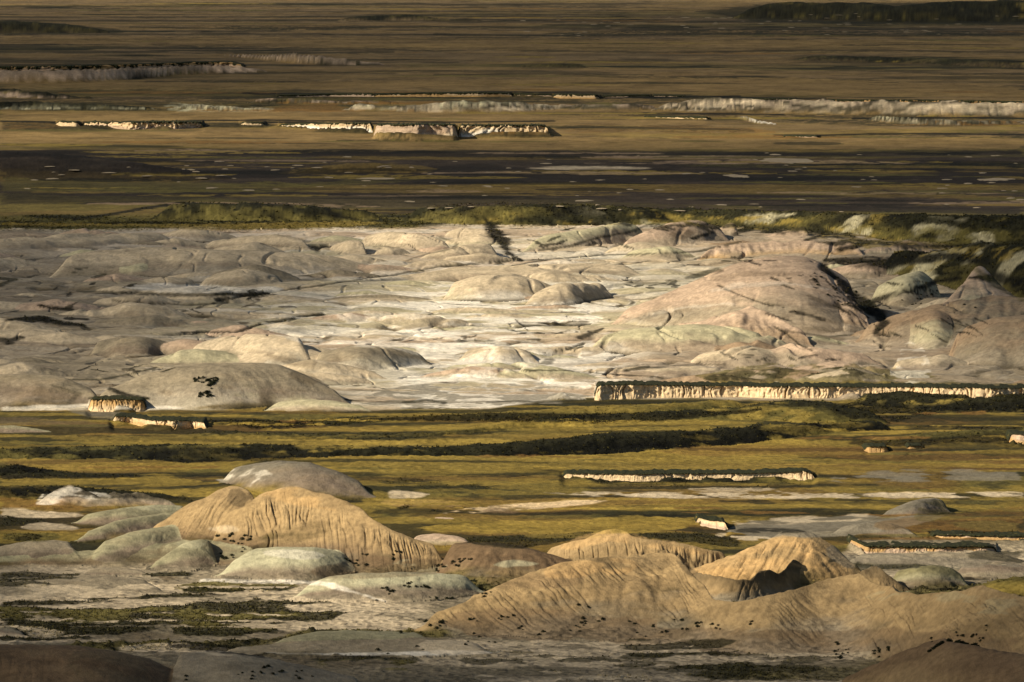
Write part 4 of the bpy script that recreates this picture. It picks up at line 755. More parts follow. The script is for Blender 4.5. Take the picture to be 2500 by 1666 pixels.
band('palegreen', [(290,1164,1172),(360,1160,1174),(420,1164,1172)], .5, 3); band('palegreen', [(400,1246,1256),(440,1242,1262),(490,1244,1254)], .5, 3); band('clayw', [(600,1264,1276),(680,1262,1286),(760,1272,1284)], .35, 3)
band('orange', [(600,1128,1150),(680,1120,1160),(800,1150,1180)], .5, 4, thr=-.1)
band('crust', [(516,1150,1160),(530,1122,1164),(560,1126,1166),(585,1134,1150)], .65, 1.5)  # shade of the right-facing hollow painted dark on the shoulder
band('tan', [(400,1180,1215),(470,1160,1230),(520,1170,1240)], .3, 4)
band('clay', [(460,1204,1214),(520,1208,1224),(560,1216,1222)], .4, 3, thr=0)
band('brown', [(700,1305,1330),(860,1280,1330),(1040,1285,1316)], .5, 4)
band('palegreen', [(900,1288,1304),(960,1284,1310),(1030,1296,1306)], .4, 3, thr=0); band('palegreen', [(1120,1292,1308),(1180,1286,1304),(1240,1292,1300)], .6, 3)
band('brown', [(1100,1308,1350),(1250,1320,1352),(1360,1300,1340)], .4, 4)
band('orange', [(1290,1246,1270),(1400,1216,1240),(1500,1240,1260),(1640,1262,1280)], .4, 4, thr=-.1)
band('orange', [(1250,1300,1330),(1400,1284,1320),(1480,1290,1310)], .5, 4, thr=-.1); band('crust', [(1418,1282,1300),(1480,1282,1314),(1540,1278,1310),(1548,1284,1300)], .38, 2, thr=-.1)
band('crust', [(1548,1278,1290),(1575,1295,1318),(1610,1318,1334),(1635,1326,1348)], .75, 1.5)  # slope turned from the sun: its shade is painted in
band('orange', [(1700,1262,1300),(1800,1232,1300),(1900,1250,1310)], .5, 4, thr=-.05)
band('brown', [(940,1440,1456),(1040,1400,1460),(1200,1400,1472),(1500,1430,1476),(1700,1450,1500),(2000,1440,1500),(2353,1470,1600)], .55, 6)
band('sage', [(1900,1356,1372),(2100,1362,1386),(2353,1380,1420)], .35, 5, thr=0)

band('crust', [(150,1500,1540),(260,1500,1575),(420,1535,1575)], .55, 6, thr=-.1)
# --- front flats
band('scrub', [(0,1318,1348),(100,1312,1346),(200,1312,1332)], .8, 3, thr=-.3, veg=.9); band('scrub', [(330,1319,1327),(400,1316,1328),(455,1317,1322)], .9, 2, veg=.9)
band('clayw', [(460,1330,1338),(600,1334,1342),(740,1336,1344),(900,1384,1388)], .55, 2); band('clay', [(0,1352,1384),(180,1350,1378),(400,1344,1366)], .6, 4, thr=-.1)
band('olive', [(400,1345,1358),(500,1340,1362),(620,1344,1358),(700,1345,1349)], .95, 2, veg=.9); band('scrub', [(410,1352,1364),(560,1356,1366),(690,1346,1352)], .9, 2, veg=.9)
band('scrub', [(0,1380,1394),(200,1378,1388),(380,1366,1374),(560,1360,1366)], .95, 2, veg=.9); band('clay', [(560,1356,1390),(640,1362,1386),(740,1380,1388)], .7, 3, thr=-.2); band('clay', [(140,1390,1402),(340,1384,1400),(440,1384,1398)], .6, 3, thr=-.2)
band('scrub', [(0,1396,1474),(150,1400,1478),(300,1400,1462),(480,1382,1436),(640,1382,1436),(760,1390,1426),(850,1390,1396)], .95, 4, veg=1); band('olive', [(0,1402,1424),(200,1404,1430),(380,1404,1420),(560,1408,1430),(720,1406,1424)], .75, 3, thr=-.15, veg=.9)
band('clay', [(0,1440,1460),(80,1444,1462),(160,1456,1470)], .5, 3, thr=0)
band('scrub', [(370,1432,1458),(480,1430,1462),(600,1440,1460),(655,1450,1457)], .95, 2, veg=1); band('olive', [(380,1430,1442),(500,1432,1446),(640,1444,1454)], .8, 2, veg=.9)
band('clay', [(260,1484,1494),(420,1480,1500),(560,1500,1508)], .7, 3, thr=-.2); band('black', [(360,1468,1482),(480,1486,1500),(600,1500,1510),(900,1506,1512)], .85, 2, thr=-.2, veg=.8)
band('clayw', [(600,1498,1503),(760,1500,1506),(980,1498,1506),(1176,1495,1502)], .7, 1.5)
band('clay', [(600,1470,1480),(700,1444,1462),(560,1470,1484)], .5, 3)
band('clay', [(960,1470,1500),(1200,1474,1510),(1400,1476,1512),(1450,1484,1500)], .65, 4, thr=-.2)
band('scrub', [(1420,1478,1504),(1560,1470,1512),(1700,1470,1500),(1720,1478,1490)], .85, 4, thr=-.2, veg=.8); band('scrub', [(620,1510,1520),(900,1512,1528),(1300,1512,1530),(1700,1508,1536),(1950,1505,1520)], .8, 4, thr=-.1, veg=.9)
band('olive', [(700,1516,1530),(940,1520,1542),(1100,1530,1545)], .7, 3, thr=0, veg=.8); band('scrub', [(1176,1538,1550),(1500,1535,1556),(1900,1530,1545)], .7, 4, thr=-.1, veg=.9); band('scrub', [(900,1556,1568),(1200,1558,1575),(1700,1555,1575)], .6, 4, thr=0, veg=.9)
band('clay', [(900,1540,1554),(1300,1544,1560),(1600,1546,1560)], .5, 4, thr=0)
#ENDPAINT
print("paint", round(time.time() - T0, 1))

# fine relief: brush, tussocks, pebbles, crust
nearf = 1 / (1 + (Yg / 1500) ** 2)
b1 = vnoise(Xz / 1.7, Yz / 1.9, 201); b2 = vnoise(Xz / .8, Yz / .9, 205)
Hz += (VEG ** 1.6 * (np.clip(b1 + .25 * b2 + .2, 0, 1) * .28) + VEG * b2 * .08).astype(F32)
Hz += (FLAT * (b2 * .07 + np.clip(b1 - .3, 0, 1) * .25)).astype(F32)
C3 *= (1 - (FLAT * sstep(.25, .5, b2 + .5 * b1) * .45)[..., None]).astype(F32)
rg = np.zeros((NR, NC), F32)
for hi, h in enumerate(HILLS):
    if h['rough'] != 1 and 'yrange' in h:
        r0, r1, c0, c1 = h['yrange']; s_ = rg[r0:r1, c0:c1]; s_[ID[r0:r1, c0:c1] == hi] = min(h['rough'], 2) - 1
Hz += ((1 - VEG) * (b1 * .035 + b2 * .02) * (1 + 1.6 * rg) * (Yg < 2000)).astype(F32)
# colour of tussocks: gold tips and dark gaps
fk = vnoise(X / 14, Yg / 22, 211) * sstep(1800, 2600, Yg)
C3 *= np.clip(1 + (n3 * .40 + n2 * .15 + b1 * .2 * (.25 + VEG) + b2 * .22 * (.3 + VEG) + fk * .22)[..., None], .3, 1.8).astype(F32)
np.clip(C3, .004, .85, out=C3)
print("relief", round(time.time() - T0, 1))

# ------------------------------------------------------------------ materials
def ground_material(name, strength=.5, scale=1.0):
    m = bpy.data.materials.new(name); m.use_nodes = True; nt = m.node_tree; N = nt.nodes; Lk = nt.links
    bs = N['Principled BSDF']; bs.inputs['Roughness'].default_value = .95; bs.inputs['Specular IOR Level'].default_value = .1
    at = N.new('ShaderNodeAttribute'); at.attribute_name = 'cover'
    tc = N.new('ShaderNodeTexCoord')
    no = N.new('ShaderNodeTexNoise'); no.inputs['Scale'].default_value = .9 * scale; no.inputs['Detail'].default_value = 7; no.inputs['Roughness'].default_value = .65
    n_ = N.new('ShaderNodeTexNoise'); n_.inputs['Scale'].default_value = 3.4 * scale; n_.inputs['Detail'].default_value = 4
    Lk.new(tc.outputs['Object'], no.inputs['Vector']); Lk.new(tc.outputs['Object'], n_.inputs['Vector'])
    mr = N.new('ShaderNodeMapRange'); mr.inputs['From Min'].default_value = .3; mr.inputs['From Max'].default_value = .7; mr.inputs['To Min'].default_value = .74; mr.inputs['To Max'].default_value = 1.26
    Lk.new(no.outputs['Fac'], mr.inputs['Value'])
    mx = N.new('ShaderNodeVectorMath'); mx.operation = 'SCALE'
    Lk.new(at.outputs['Color'], mx.inputs[0]); Lk.new(mr.outputs['Result'], mx.inputs['Scale'])
    Lk.new(mx.outputs['Vector'], bs.inputs['Base Color'])
    bu = N.new('ShaderNodeBump'); bu.inputs['Strength'].default_value = strength; bu.inputs['Distance'].default_value = .35
    ad = N.new('ShaderNodeMath'); ad.operation = 'MULTIPLY_ADD'; ad.inputs[1].default_value = .5
    Lk.new(n_.outputs['Fac'], ad.inputs[0]); Lk.new(no.outputs['Fac'], ad.inputs[2])
    Lk.new(ad.outputs[0], bu.inputs['Height']); Lk.new(bu.outputs['Normal'], bs.inputs['Normal'])
    return m
M_ground = ground_material('ground_cover', .6)
M_cliff = ground_material('cliff_clay', .5, 1.6)
def leaf_material(name, c1, c2):
    m = bpy.data.materials.new(name); m.use_nodes = True; nt = m.node_tree; N = nt.nodes; Lk = nt.links
    bs = N['Principled BSDF']; bs.inputs['Roughness'].default_value = .9; bs.inputs['Specular IOR Level'].default_value = .1
    tc = N.new('ShaderNodeTexCoord'); no = N.new('ShaderNodeTexNoise'); no.inputs['Scale'].default_value = 2.2; no.inputs['Detail'].default_value = 3
    Lk.new(tc.outputs['Object'], no.inputs['Vector'])
    rp = N.new('ShaderNodeValToRGB'); rp.color_ramp.elements[0].position = .38; rp.color_ramp.elements[1].position = .66
    rp.color_ramp.elements[0].color = (*c1, 1); rp.color_ramp.elements[1].color = (*c2, 1)
    Lk.new(no.outputs['Fac'], rp.inputs['Fac']); Lk.new(rp.outputs['Color'], bs.inputs['Base Color'])
    return m
M_shrub = leaf_material('shrub_leaves', (.012, .015, .008), (.045, .048, .02))
M_brush = leaf_material('brush_leaves', (.014, .018, .008), (.10, .09, .03))
M_turf = leaf_material('turf_edge', (.012, .014, .007), (.05, .05, .02))

def make_mesh(name, verts, quads, colors, mat, tris=None):
    me = bpy.data.meshes.new(name)
    nv, nf = len(verts), len(quads); k = quads.shape[1]
    me.vertices.add(nv); me.vertices.foreach_set('co', verts.astype(F32).ravel())
    me.loops.add(nf * k); me.loops.foreach_set('vertex_index', quads.astype(np.int32).ravel())
    me.polygons.add(nf); me.polygons.foreach_set('loop_start', np.arange(0, nf * k, k, dtype=np.int32))
    me.polygons.foreach_set('use_smooth', np.ones(nf, dtype=bool))
    me.update(calc_edges=True)
    if colors is not None:
        a = me.attributes.new('cover', 'FLOAT_COLOR', 'POINT')
        a.data.foreach_set('color', np.concatenate([colors.astype(F32), np.ones((nv, 1), F32)], 1).ravel())
    me.materials.append(mat); return me
def link(name, me, parent=None, **props):
    o = bpy.data.objects.new(name, me); col.objects.link(o)
    if parent: o.parent = parent
    for k_, v_ in props.items(): o[k_] = v_
    return o

# split the sheet: every named hill is its own object, the rest is the terrain
IDf = ID.copy()
for hi, h in enumerate(HILLS):
    if not h['label']: IDf[ID == hi] = -1
fid = IDf[:-1, :-1]
idx = np.arange(NR * NC, dtype=np.int32).reshape(NR, NC)
Q = np.stack([idx[:-1, :-1], idx[:-1, 1:], idx[1:, 1:], idx[1:, :-1]], -1)
XYZ = np.stack([X.astype(F32), Yg.astype(F32), Hz], -1).reshape(-1, 3); CC = C3.reshape(-1, 3)
def cut(mask, name, **props):
    q = Q[mask].reshape(-1, 4)
    if len(q) < 20: return None
    used = np.zeros(NR * NC, bool); used[q.ravel()] = True
    lut = np.cumsum(used, dtype=np.int32) - 1
    return link(name, make_mesh(name, XYZ[used], lut[q], CC[used], M_ground), **props)
counts = {}
for hi, h in enumerate(HILLS):
    if h['label'] and 'yrange' in h:
        cut(fid == hi, 'hill', kind='structure', label=h['label'], category='hill')
cut(fid == -1, 'terrain', kind='structure', label='broad plain of grass, brush and bare clay reaching to the top of the view', category='ground')
del Q
print("sheet", round(time.time() - T0, 1))

# ------------------------------------------------------------------ cliffs
def surf(u, Y):                                    # height of the sheet at a column and a distance
    j = np.clip(np.searchsorted(US, u), 1, NC - 1); i = np.clip(np.searchsorted(YR, Y), 1, NR - 1)
    return Hz[i, j]
for ci, c in enumerate(CLIFFS):
    pts = c['pts']; st = .7 if pts[0][2] > 500 else .8
    ua, ub = pts[0][0], pts[-1][0]
    u = np.arange(ua, ub + st, st); n = len(u)
    vt = lin(pts, u, 1, 2.5); vf = lin(pts, u, 2, 4.)
    Yf = Yof(vf); px = Yf / FOC; h = (vf - vt) * px
    en = sstep(ua - 1, ua + 7, u) * (1 - sstep(ub - 7, ub + 1, u)); h = h * (.35 + .65 * en)
    x = Xof(u, Yf)
    K = 15; fr = np.linspace(0, 1, K)
    Vv = np.zeros((K + 2, n, 3)); Cv = np.zeros((K + 2, n, 3))
    sc_ = c['lam']; am = c['amp'] * np.clip(h / 2.5, .3, 2)
    farc = 1 if Yf.mean() > 2000 else 0
    big = vnoise(x / (sc_ * 5), x * 0 + ci, 3) * 1.6 * am
    for k, f in enumerate(fr):
        q = x / sc_ + vnoise(x / sc_ * .7, x * 0 + f * 1.3 + ci, 8) * .5
        n_a = np.abs(vnoise(q, x * 0 + f * .35 + ci * 3, 12)); n_b = np.abs(vnoise(q * 2.3, x * 0 + f * .6 + ci, 14))
        slot = np.clip(1 - n_a * 5.0, 0, 1) ** 1.0 * sstep(-.5, .2, vnoise(x / (sc_ * 3.3), x * 0 + 7 + ci, 2)) * 1.9
        ins = (slot * (.35 + .65 * f) + (1 - n_b * 2) * .22 + .25 * vnoise(q * 4, x * 0 + f * 6, 6)) * am
        ins = ins * sstep(0, .12, f) + am * .2 * (f > .9) * vnoise(x / .5, x * 0, 9)
        tal = c['talus'] * h * (1 - f) ** 2.2
        y = Yf + .15 + big + ins - tal + f * .22 * h
        Vv[k, :, 0] = x + (y - Yf) * (u - UC) / FOC; Vv[k, :, 1] = y; Vv[k, :, 2] = h * f - (.25 if k == 0 else 0) + .04 * vnoise(x / .8, x * 0 + k, 5) * (0 < k)
        mixk = sstep(.25, .75, f + .35 * vnoise(x / (sc_ * 2), x * 0 + f * 2, 10))
        cc = P[c['cl']][None] * (1 - mixk[:, None]) + P[c['cu']][None] * mixk[:, None]
        st_ = 1 + .16 * vnoise(x / (sc_ * 6), x * 0 + f * 9 * max(1, h.mean() / 3), 13) + .12 * vnoise(x / 1., x * 0 + f * 4, 1) - .42 * np.clip(vnoise(x / (sc_ * .28), x * 0 + f * .8, 15) - .35, 0, 1)
        Cv[k] = cc * st_[:, None] * (.86 if farc else 1)
    for kk, dy in ((K, c['mar'] * .5), (K + 1, c['mar'] * 2 + 1)):
        Vv[kk] = Vv[K - 1]; Vv[kk, :, 1] = np.maximum(Vv[K - 1, :, 1] + dy * .5, Yf + dy); Vv[kk, :, 2] += (-.03 if kk == K else -.4); Cv[kk] = P['scrub']
    ii = np.arange((K + 2) * n).reshape(K + 2, n)
    q = np.stack([ii[:-1, :-1], ii[:-1, 1:], ii[1:, 1:], ii[1:, :-1]], -1).reshape(-1, 4)
    ox, oy = float(x.mean()), float(Yf.mean())
    root = bpy.data.objects.new('cliff', None); col.objects.link(root); root.location = (ox, oy, 0)
    root['label'] = c['label']; root['category'] = 'cliff'
    if c['group']: root['group'] = c['group']
    link('cliff_face', make_mesh('cliff_face', (Vv - [ox, oy, 0]).reshape(-1, 3), q, Cv.reshape(-1, 3), M_cliff), root)
    # turf brow: a ragged thick mat that overhangs the rim
    tt = (c['turf'] + .7 * farc) * (.6 + .5 * np.abs(vnoise(x / 1.1, x * 0 + ci, 3)) + .35 * vnoise(x / .5, x * 0, 4)); tt = np.maximum(tt, .08)
    rimy, rimz, rimx = Vv[K - 1, :, 1], Vv[K - 1, :, 2], Vv[K - 1, :, 0]
    prof = [(.25, -1.0), (-.28, -.75), (-.34, -.1), (-.05, .22), (c['mar'] * .7, .3), (c['mar'] * 2 + 2, -.6)]
    Tv = np.zeros((len(prof), n, 3))
    for k, (dy, dz) in enumerate(prof):
        Tv[k, :, 0] = rimx; Tv[k, :, 1] = rimy + dy * (1 + .3 * vnoise(x / .7, x * 0 + k, 2)); Tv[k, :, 2] = rimz + dz * (tt if dz < 0 else .16) + (.05 * vnoise(x / .6, x * 0 + k, 7))
    ii = np.arange(len(prof) * n).reshape(len(prof), n)
    q = np.stack([ii[:-1, :-1], ii[:-1, 1:], ii[1:, 1:], ii[1:, :-1]], -1).reshape(-1, 4)
    link('turf_edge', make_mesh('turf_edge', (Tv - [ox, oy, 0]).reshape(-1, 3), q, None, M_turf), root)
print("cliffs", round(time.time() - T0, 1))

# ------------------------------------------------------------------ shrubs
def spot(u, v):                                    # nearest sheet point seen on picture row v in column u
    j = int(np.clip(np.searchsorted(US, u), 0, NC - 1))
    r0 = rows(0, min(v + 215, 1640))[0]; cv = VH + (HC - Hz[r0:, j]) * FOC / YR[r0:]
    k = int(np.argmax(cv <= v)); i = r0 + k
    return float(X[i, j]), float(YR[i]), float(Hz[i, j])
def tuft_mesh(name, n, seed, mat, sx=1.0, sy=1.0, sz=.8, leaf=.2):
    r = np.random.default_rng(seed)
    vs, fs = [], []
    for k in range(n):
        a = r.uniform(0, 6.283); rad = r.uniform(0, 1) ** .6; lob = .75 + .3 * math.sin(3 * a + seed) + .15 * math.sin(7 * a)
        z = r.uniform(0, 1) * math.sqrt(max(0, 1 - rad * rad * .9))
        c_ = np.array([math.cos(a) * rad * sx * .5 * lob, math.sin(a) * rad * sy * .5 * lob, z * sz])
        d1 = r.normal(size=3); d1 /= np.linalg.norm(d1); d2 = np.cross(d1, r.normal(size=3)); d2 /= np.linalg.norm(d2)
        L = leaf * r.uniform(.6, 1.4); b = len(vs)
        vs += [c_ - d1 * L, c_ + d2 * L * .6, c_ + d1 * L, c_ - d2 * L * .6]; fs.append((b, b + 1, b + 2, b + 3))
    return make_mesh(name, np.array(vs), np.array(fs), None, mat)
protos = [tuft_mesh('shrub', 110, s, M_shrub, 1, .9, .75, .13) for s in range(5)]
def stem_mesh():
    r = np.random.default_rng(3); vs = []; fs = []
    for k in range(5):
        a = k * 1.256; tip = np.array([math.cos(a) * .25, math.sin(a) * .25, .45])
        b = len(vs)
        for q in range(4):
            aa = q * 1.571; vs.append(np.array([math.cos(aa) * .03, math.sin(aa) * .03, -.15]))
        for q in range(4):
            aa = q * 1.571; vs.append(tip + np.array([math.cos(aa) * .012, math.sin(aa) * .012, 0]))
        for q in range(4): fs.append((b + q, b + (q + 1) % 4, b + 4 + (q + 1) % 4, b + 4 + q))
    m = bpy.data.materials.new('bark'); m.use_nodes = True; m.node_tree.nodes['Principled BSDF'].inputs['Base Color'].default_value = (.06, .045, .03, 1)
    nn = m.node_tree.nodes.new('ShaderNodeTexNoise'); nn.inputs['Scale'].default_value = 20
    rp = m.node_tree.nodes.new('ShaderNodeValToRGB'); rp.color_ramp.elements[0].color = (.03, .022, .015, 1); rp.color_ramp.elements[1].color = (.1, .08, .06, 1)
    m.node_tree.links.new(nn.outputs['Fac'], rp.inputs['Fac']); m.node_tree.links.new(rp.outputs['Color'], m.node_tree.nodes['Principled BSDF'].inputs['Base Color'])
    return make_mesh('stems', np.array(vs), np.array(fs), None, m)
SM = stem_mesh()
nshrub = 0
def shrub(u, v, w, label, group):
    global nshrub
    x, y, z = spot(u, v); px = y / FOC; s = w * px
    r = bpy.data.objects.new('shrub', None); col.objects.link(r); r.location = (x, y, z - .05); r.rotation_euler = (0, 0, rng.uniform(0, 6.28))
    r.scale = (s * rng.uniform(.9, 1.3), s * rng.uniform(.9, 1.2), s * rng.uniform(.45, .75))
    r['label'] = label; r['category'] = 'shrub'; r['group'] = group
    a = bpy.data.objects.new('foliage', protos[nshrub % 5]); col.objects.link(a); a.parent = r
    b = bpy.data.objects.new('stems', SM); col.objects.link(b); b.parent = r
    nshrub += 1
def cluster(label, group, spots):
    for s_ in spots: shrub(s_[0], s_[1], s_[2] if len(s_) > 2 else 11, label, group)
def scatter(label, group, pts, n, du_, dv_, wmin=6, wmax=13):
    for k in range(n):
        c_ = pts[k % len(pts)]; shrub(c_[0] + rng.normal() * du_, c_[1] + rng.normal() * dv_, rng.uniform(wmin, wmax), label, group)
g_ = 'dark shrubs dotted over the clay hills'
scatter('dark shrub in the hollow between the fluted butte and the pale green mound', g_, [(515,1236),(530,1246),(545,1252),(572,1246),(520,1275),(528,1283),(560,1262),(575,1240)], 26, 9, 4)
scatter('dark shrub on the brown slope right of the pale green mound', g_, [(800,1286),(815,1292),(840,1274),(905,1268),(912,1272),(900,1290),(835,1300)], 16, 7, 3)
scatter('dark shrub in the short gully below the brown saddle', g_, [(1000,1310),(1020,1304),(1040,1296),(1060,1290),(1075,1286),(1050,1300)], 20, 6, 2.5)
scatter('dark shrub on the pale green and cream mound', g_, [(880,1352),(895,1360),(935,1345),(955,1352),(975,1350),(985,1352),(990,1375),(1030,1378),(1082,1340),(1105,1345),(1110,1368),(1128,1364),(870,1382)], 34, 7, 3)
scatter('dark shrub on the pebbly flat beside the low sage mound', g_, [(975,1425),(1010,1432),(990,1442),(930,1450),(1070,1462),(1080,1478),(1130,1480),(960,1495),(870,1498)], 22, 12, 4)
scatter('dark shrub along the foot of the great tan massif', g_, [(1090,1425),(1155,1422),(1170,1418),(1190,1448),(1240,1455),(1320,1450),(1335,1440),(1335,1428),(1375,1430),(1525,1455),(1560,1450),(1480,1462)], 32, 8, 4)
scatter('dark shrub on the face of the great tan massif', g_, [(1600,1440),(1612,1435),(1555,1430),(1450,1432),(1500,1438),(1640,1440),(1720,1432),(1348,1395),(1650,1447)], 20, 6, 3)
scatter('dark shrub in the big cluster low on the right of the massif', g_, [(1925,1480),(1938,1495),(1940,1505),(1928,1512),(1918,1505),(2020,1498),(2040,1492),(2010,1506)], 24, 6, 5)
scatter('dark shrub above the gully in the bottom right corner', g_, [(2205,1462),(2240,1465),(2265,1470),(2275,1440),(2250,1475),(2150,1478)], 14, 7, 4)
scatter('dark shrub packed into the gully of the bottom right hill', g_, [(2140,1508),(2155,1515),(2175,1522),(2200,1532),(2225,1540),(2250,1548),(2280,1555),(2310,1558),(2340,1562),(2300,1545),(2230,1552)], 66, 14, 5, 8, 18)
scatter('dark shrub on the grey-brown hill at the bottom edge', g_, [(610,1532),(640,1540),(590,1545),(680,1545),(545,1552),(575,1556),(430,1560),(700,1560)], 20, 10, 4)
scatter('dark shrub in the brush patch on the biggest left dome', g_, [(452,874),(465,880),(480,878),(488,884),(478,890),(474,900),(462,908),(480,912),(496,873)], 45, 4, 3, 6, 13)
scatter('dark shrub on the right flank of the largest brown hill', g_, [(1880,640),(1900,650),(1925,660),(1945,672),(1960,680),(1930,690),(1975,700),(1905,668)], 24, 12, 6, 5, 9)
scatter('dark shrub on the slope below the peaked hill', g_, [(2100,690),(2140,680),(2120,700),(2220,700),(2180,730),(2060,690)], 14, 14, 6, 5, 9)
print("shrubs", nshrub)

# pale bare mounds dotted over the dark plains
def clay_mound_mesh(seed):
    r = np.random.default_rng(seed); nr_, na = 7, 20; vs = []; 
    for i in range(nr_):
        for a in range(na):
            rad = i / (nr_ - 1); an = a / na * 6.2832; lob = 1 + .2 * math.sin(2 * an + seed) + .12 * math.sin(5 * an + seed * 2) + .05 * r.normal()
            vs.append((math.cos(an) * rad * lob, math.sin(an) * rad * lob, (1 - rad ** 1.6) - .1 + .05 * r.normal() * (rad > 0)))
    fs = [(i * na + a, i * na + (a + 1) % na, (i + 1) * na + (a + 1) % na, (i + 1) * na + a) for i in range(nr_ - 1) for a in range(na)]
    vs = np.array(vs); return make_mesh('clay_mound', vs, np.array(fs), np.tile(P['clay'] * .62, (len(vs), 1)), M_cliff)
CM = [clay_mound_mesh(s) for s in range(4)]
def pale(u, v, w, label, group, k=0):
    x, y, z = spot(u, v); px = y / FOC
    o = bpy.data.objects.new('clay_mound', CM[int(rng.integers(4))]); col.objects.link(o); o.location = (x, y, z)
    o.scale = (w * px * .5, w * px * .5 * rng.uniform(.9, 2.6), (.2 + .01 * w * px) * rng.uniform(.5, 1.3)); o.rotation_euler = (0, 0, 0)
    o['label'] = label; o['category'] = 'mound'; o['group'] = group
for k in range(120):
    u = rng.uniform(0, 2353) ; v = rng.uniform(352, 488)
    if u < 900 and v > 440: v = rng.uniform(385, 430)
    if u < 450 and v < 380: continue
    pale(u, v, rng.uniform(8, 26), 'small bare pale mound on the dark middle plain', 'pale mounds dotting the dark middle plain')
for k in range(60):
    u = 1176 + 1177 * rng.random() ** .7; v = rng.uniform(38, 82)
    pale(u, v, rng.uniform(8, 20), 'small bare pale mound on the dark ground at the far right', 'pale mounds dotting the far dark ground')
for (u, v, w, lb) in [(868,411,82,'broad pale clay pan left of centre on the dark plain'),(1810,370,110,'long flat pale pan, widest of those right of centre'),(2290,413,95,'flat pale pan near the right end of the dark plain'),(250,400,30,'isolated pale mound on the purple rise at the left'),(1690,405,60,'small flat pale pan among dark strips'),(1340,462,40,'rounded pale mound just above the scrubby rim')]:
    pale(u, v, w, lb, 'pale mounds dotting the dark middle plain')

# brush as a mass: thousands of small leafy clumps wherever the ground is brushy
def brush_mass():
    want = 110000
    i = rng.integers(rows(0, 1575)[0], rows(480, 0)[0] if False else rows(470, 1575)[1], want * 9); j = rng.integers(colsr(-60, 0)[0], colsr(0, 2413)[1], want * 9)
    p = VEG[i, j] * (1.0) ; dark = 1 - np.clip(C3[i, j].sum(-1) / .22, 0, 1)
    keep = rng.random(len(i)) < (np.clip(p - .4, 0, 1) * (.35 + dark) * 1.2)
    i, j = i[keep][:want], j[keep][:want]; n = len(i)
    x = X[i, j]; y = YR[i]; z = Hz[i, j]
    m = 4; s = rng.uniform(.12, .42, n) * rng.uniform(.5, 1., n) * np.where(y < 1000, 1.1, 1.) * np.clip(y / 1000, .75, 2.0)
    c0_ = np.stack([x, y, z], -1)
    V_ = []; 
    for k in range(m):
        off = rng.normal(size=(n, 3)) * .35 * s[:, None]; off[:, 2] = np.abs(off[:, 2]) * .9
        d1 = rng.normal(size=(n, 3)); d1 /= np.linalg.norm(d1, axis=1)[:, None]
        d2 = np.cross(d1, rng.normal(size=(n, 3))); d2 /= np.linalg.norm(d2, axis=1)[:, None]
        L = (s * rng.uniform(.3, .6, n))[:, None]; cc = c0_ + off
        V_.append(np.stack([cc - d1 * L, cc + d2 * L * .7, cc + d1 * L, cc - d2 * L * .7], 1))
    Vt = np.concatenate(V_, 0).reshape(-1, 3)
    q = np.arange(len(Vt)).reshape(-1, 4)
    cb = (C3[i, j] + (P['olive'] - C3[i, j]) * (rng.random(n) ** 3)[:, None] * .7) * rng.uniform(.5, 1.4, n)[:, None] * np.array([1., 1., .85]); cb = np.repeat(np.tile(cb, (m, 1)), 4, 0)
    link('brush', make_mesh('brush', Vt, q, cb, M_ground), kind='stuff', label='dark low brush growing thickly along banks and gullies', category='brush')
    print("brush", n)
brush_mass()

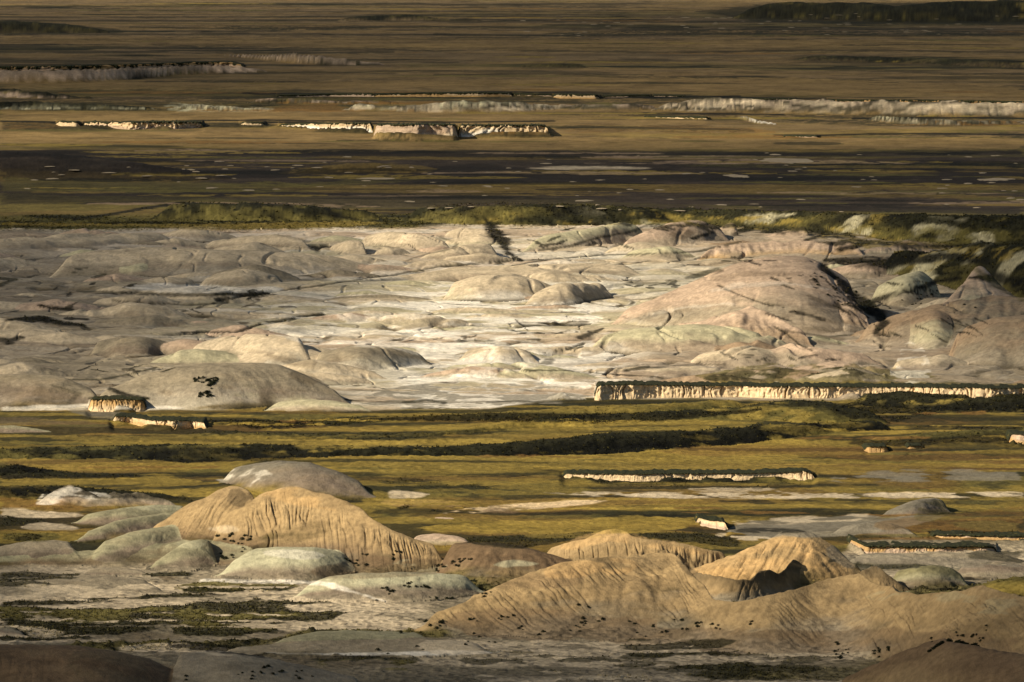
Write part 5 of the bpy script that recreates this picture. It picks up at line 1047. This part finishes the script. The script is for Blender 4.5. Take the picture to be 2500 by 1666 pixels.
# ------------------------------------------------------------------ unseen clouds added to darken the far plain, sides and corners
def shade_cloud(gx_, gy_, a, b, c, dens, seed):
    vs = []; n1_, n2_ = 26, 52
    for i in range(n1_ + 1):
        for j in range(n2_):
            th, ph = math.pi * i / n1_, 2 * math.pi * j / n2_
            vs.append((math.sin(th) * math.cos(ph), math.sin(th) * math.sin(ph), math.cos(th)))
    vs = np.array(vs); q_ = vs * 2.1 + seed * 3.3
    r_ = 1 + .16 * vnoise(q_[:, 0] + q_[:, 2] * 2, q_[:, 1] + 5, seed) + .08 * vnoise(q_[:, 0] * 2.7, q_[:, 1] * 2.7 + q_[:, 2] * 3, seed + 2)
    vs = vs * r_[:, None] * [a, b, c]; vs[:, 2] = np.where(vs[:, 2] < 0, vs[:, 2] * .45, vs[:, 2])
    fs = [(i * n2_ + j, (i + 1) * n2_ + j, (i + 1) * n2_ + (j + 1) % n2_, i * n2_ + (j + 1) % n2_) for i in range(n1_) for j in range(n2_)]
    m = bpy.data.materials.new('shade_cloud_vapour'); m.use_nodes = True; N = m.node_tree.nodes; N.remove(N['Principled BSDF'])
    pv = N.new('ShaderNodeVolumePrincipled'); pv.inputs['Density'].default_value = dens * 2.1; pv.inputs['Color'].default_value = (.93, .93, .93, 1); pv.inputs['Anisotropy'].default_value = .3
    m.node_tree.links.new(pv.outputs[0], N['Material Output'].inputs['Volume'])
    me = make_mesh('shade_cloud', vs, np.array(fs), None, m)
    k = 700.0
    o = link('shade_cloud', me, kind='stuff', label='one of the unseen clouds added to shade the plain', category='shade_cloud'); o.location = (gx_ + math.sin(SUN_AZ) * k / math.tan(SUN_EL), gy_ + math.cos(SUN_AZ) * k / math.tan(SUN_EL), k)
SUN_AZ, SUN_EL = math.radians(248), math.radians(31)
for args in SHADE_CLOUDS: shade_cloud(*args)
# ------------------------------------------------------------------ light, sky, camera

sd = bpy.data.lights.new('sun', 'SUN'); sd.energy = 5.0; sd.angle = math.radians(.5); sd.color = (1, .89, .72)
so = bpy.data.objects.new('sun', sd); col.objects.link(so)
dx, dy, dz = math.sin(SUN_AZ) * math.cos(SUN_EL), math.cos(SUN_AZ) * math.cos(SUN_EL), math.sin(SUN_EL)
from mathutils import Vector
so.rotation_euler = Vector((dx, dy, dz)).to_track_quat('Z', 'Y').to_euler(); so.location = (-200, 0, 300)
w = bpy.data.worlds.new("World"); scene.world = w; w.use_nodes = True
nt = w.node_tree; bg = nt.nodes['Background']; sky = nt.nodes.new('ShaderNodeTexSky'); sky.sky_type = 'NISHITA'; sky.sun_disc = False
sky.sun_elevation = SUN_EL; sky.sun_rotation = SUN_AZ; nt.links.new(sky.outputs[0], bg.inputs[0]); bg.inputs[1].default_value = .045
cam = bpy.data.cameras.new('camera'); co = bpy.data.objects.new('camera', cam); col.objects.link(co); scene.camera = co
cam.sensor_width = 36; cam.lens = FOC / W * 36; cam.clip_start = 5; cam.clip_end = 300000
co.location = (0, 0, HC); co.rotation_euler = (math.radians(90), 0, 0)
cam.shift_y = -((Hh / 2) - VH) / W
scene.view_settings.view_transform = 'Standard'; scene.view_settings.look = 'None'; scene.view_settings.exposure = 0.42; scene.view_settings.gamma = 1
scene.cycles.max_bounces = 4; scene.cycles.diffuse_bounces = 3
print("done", round(time.time() - T0, 1))
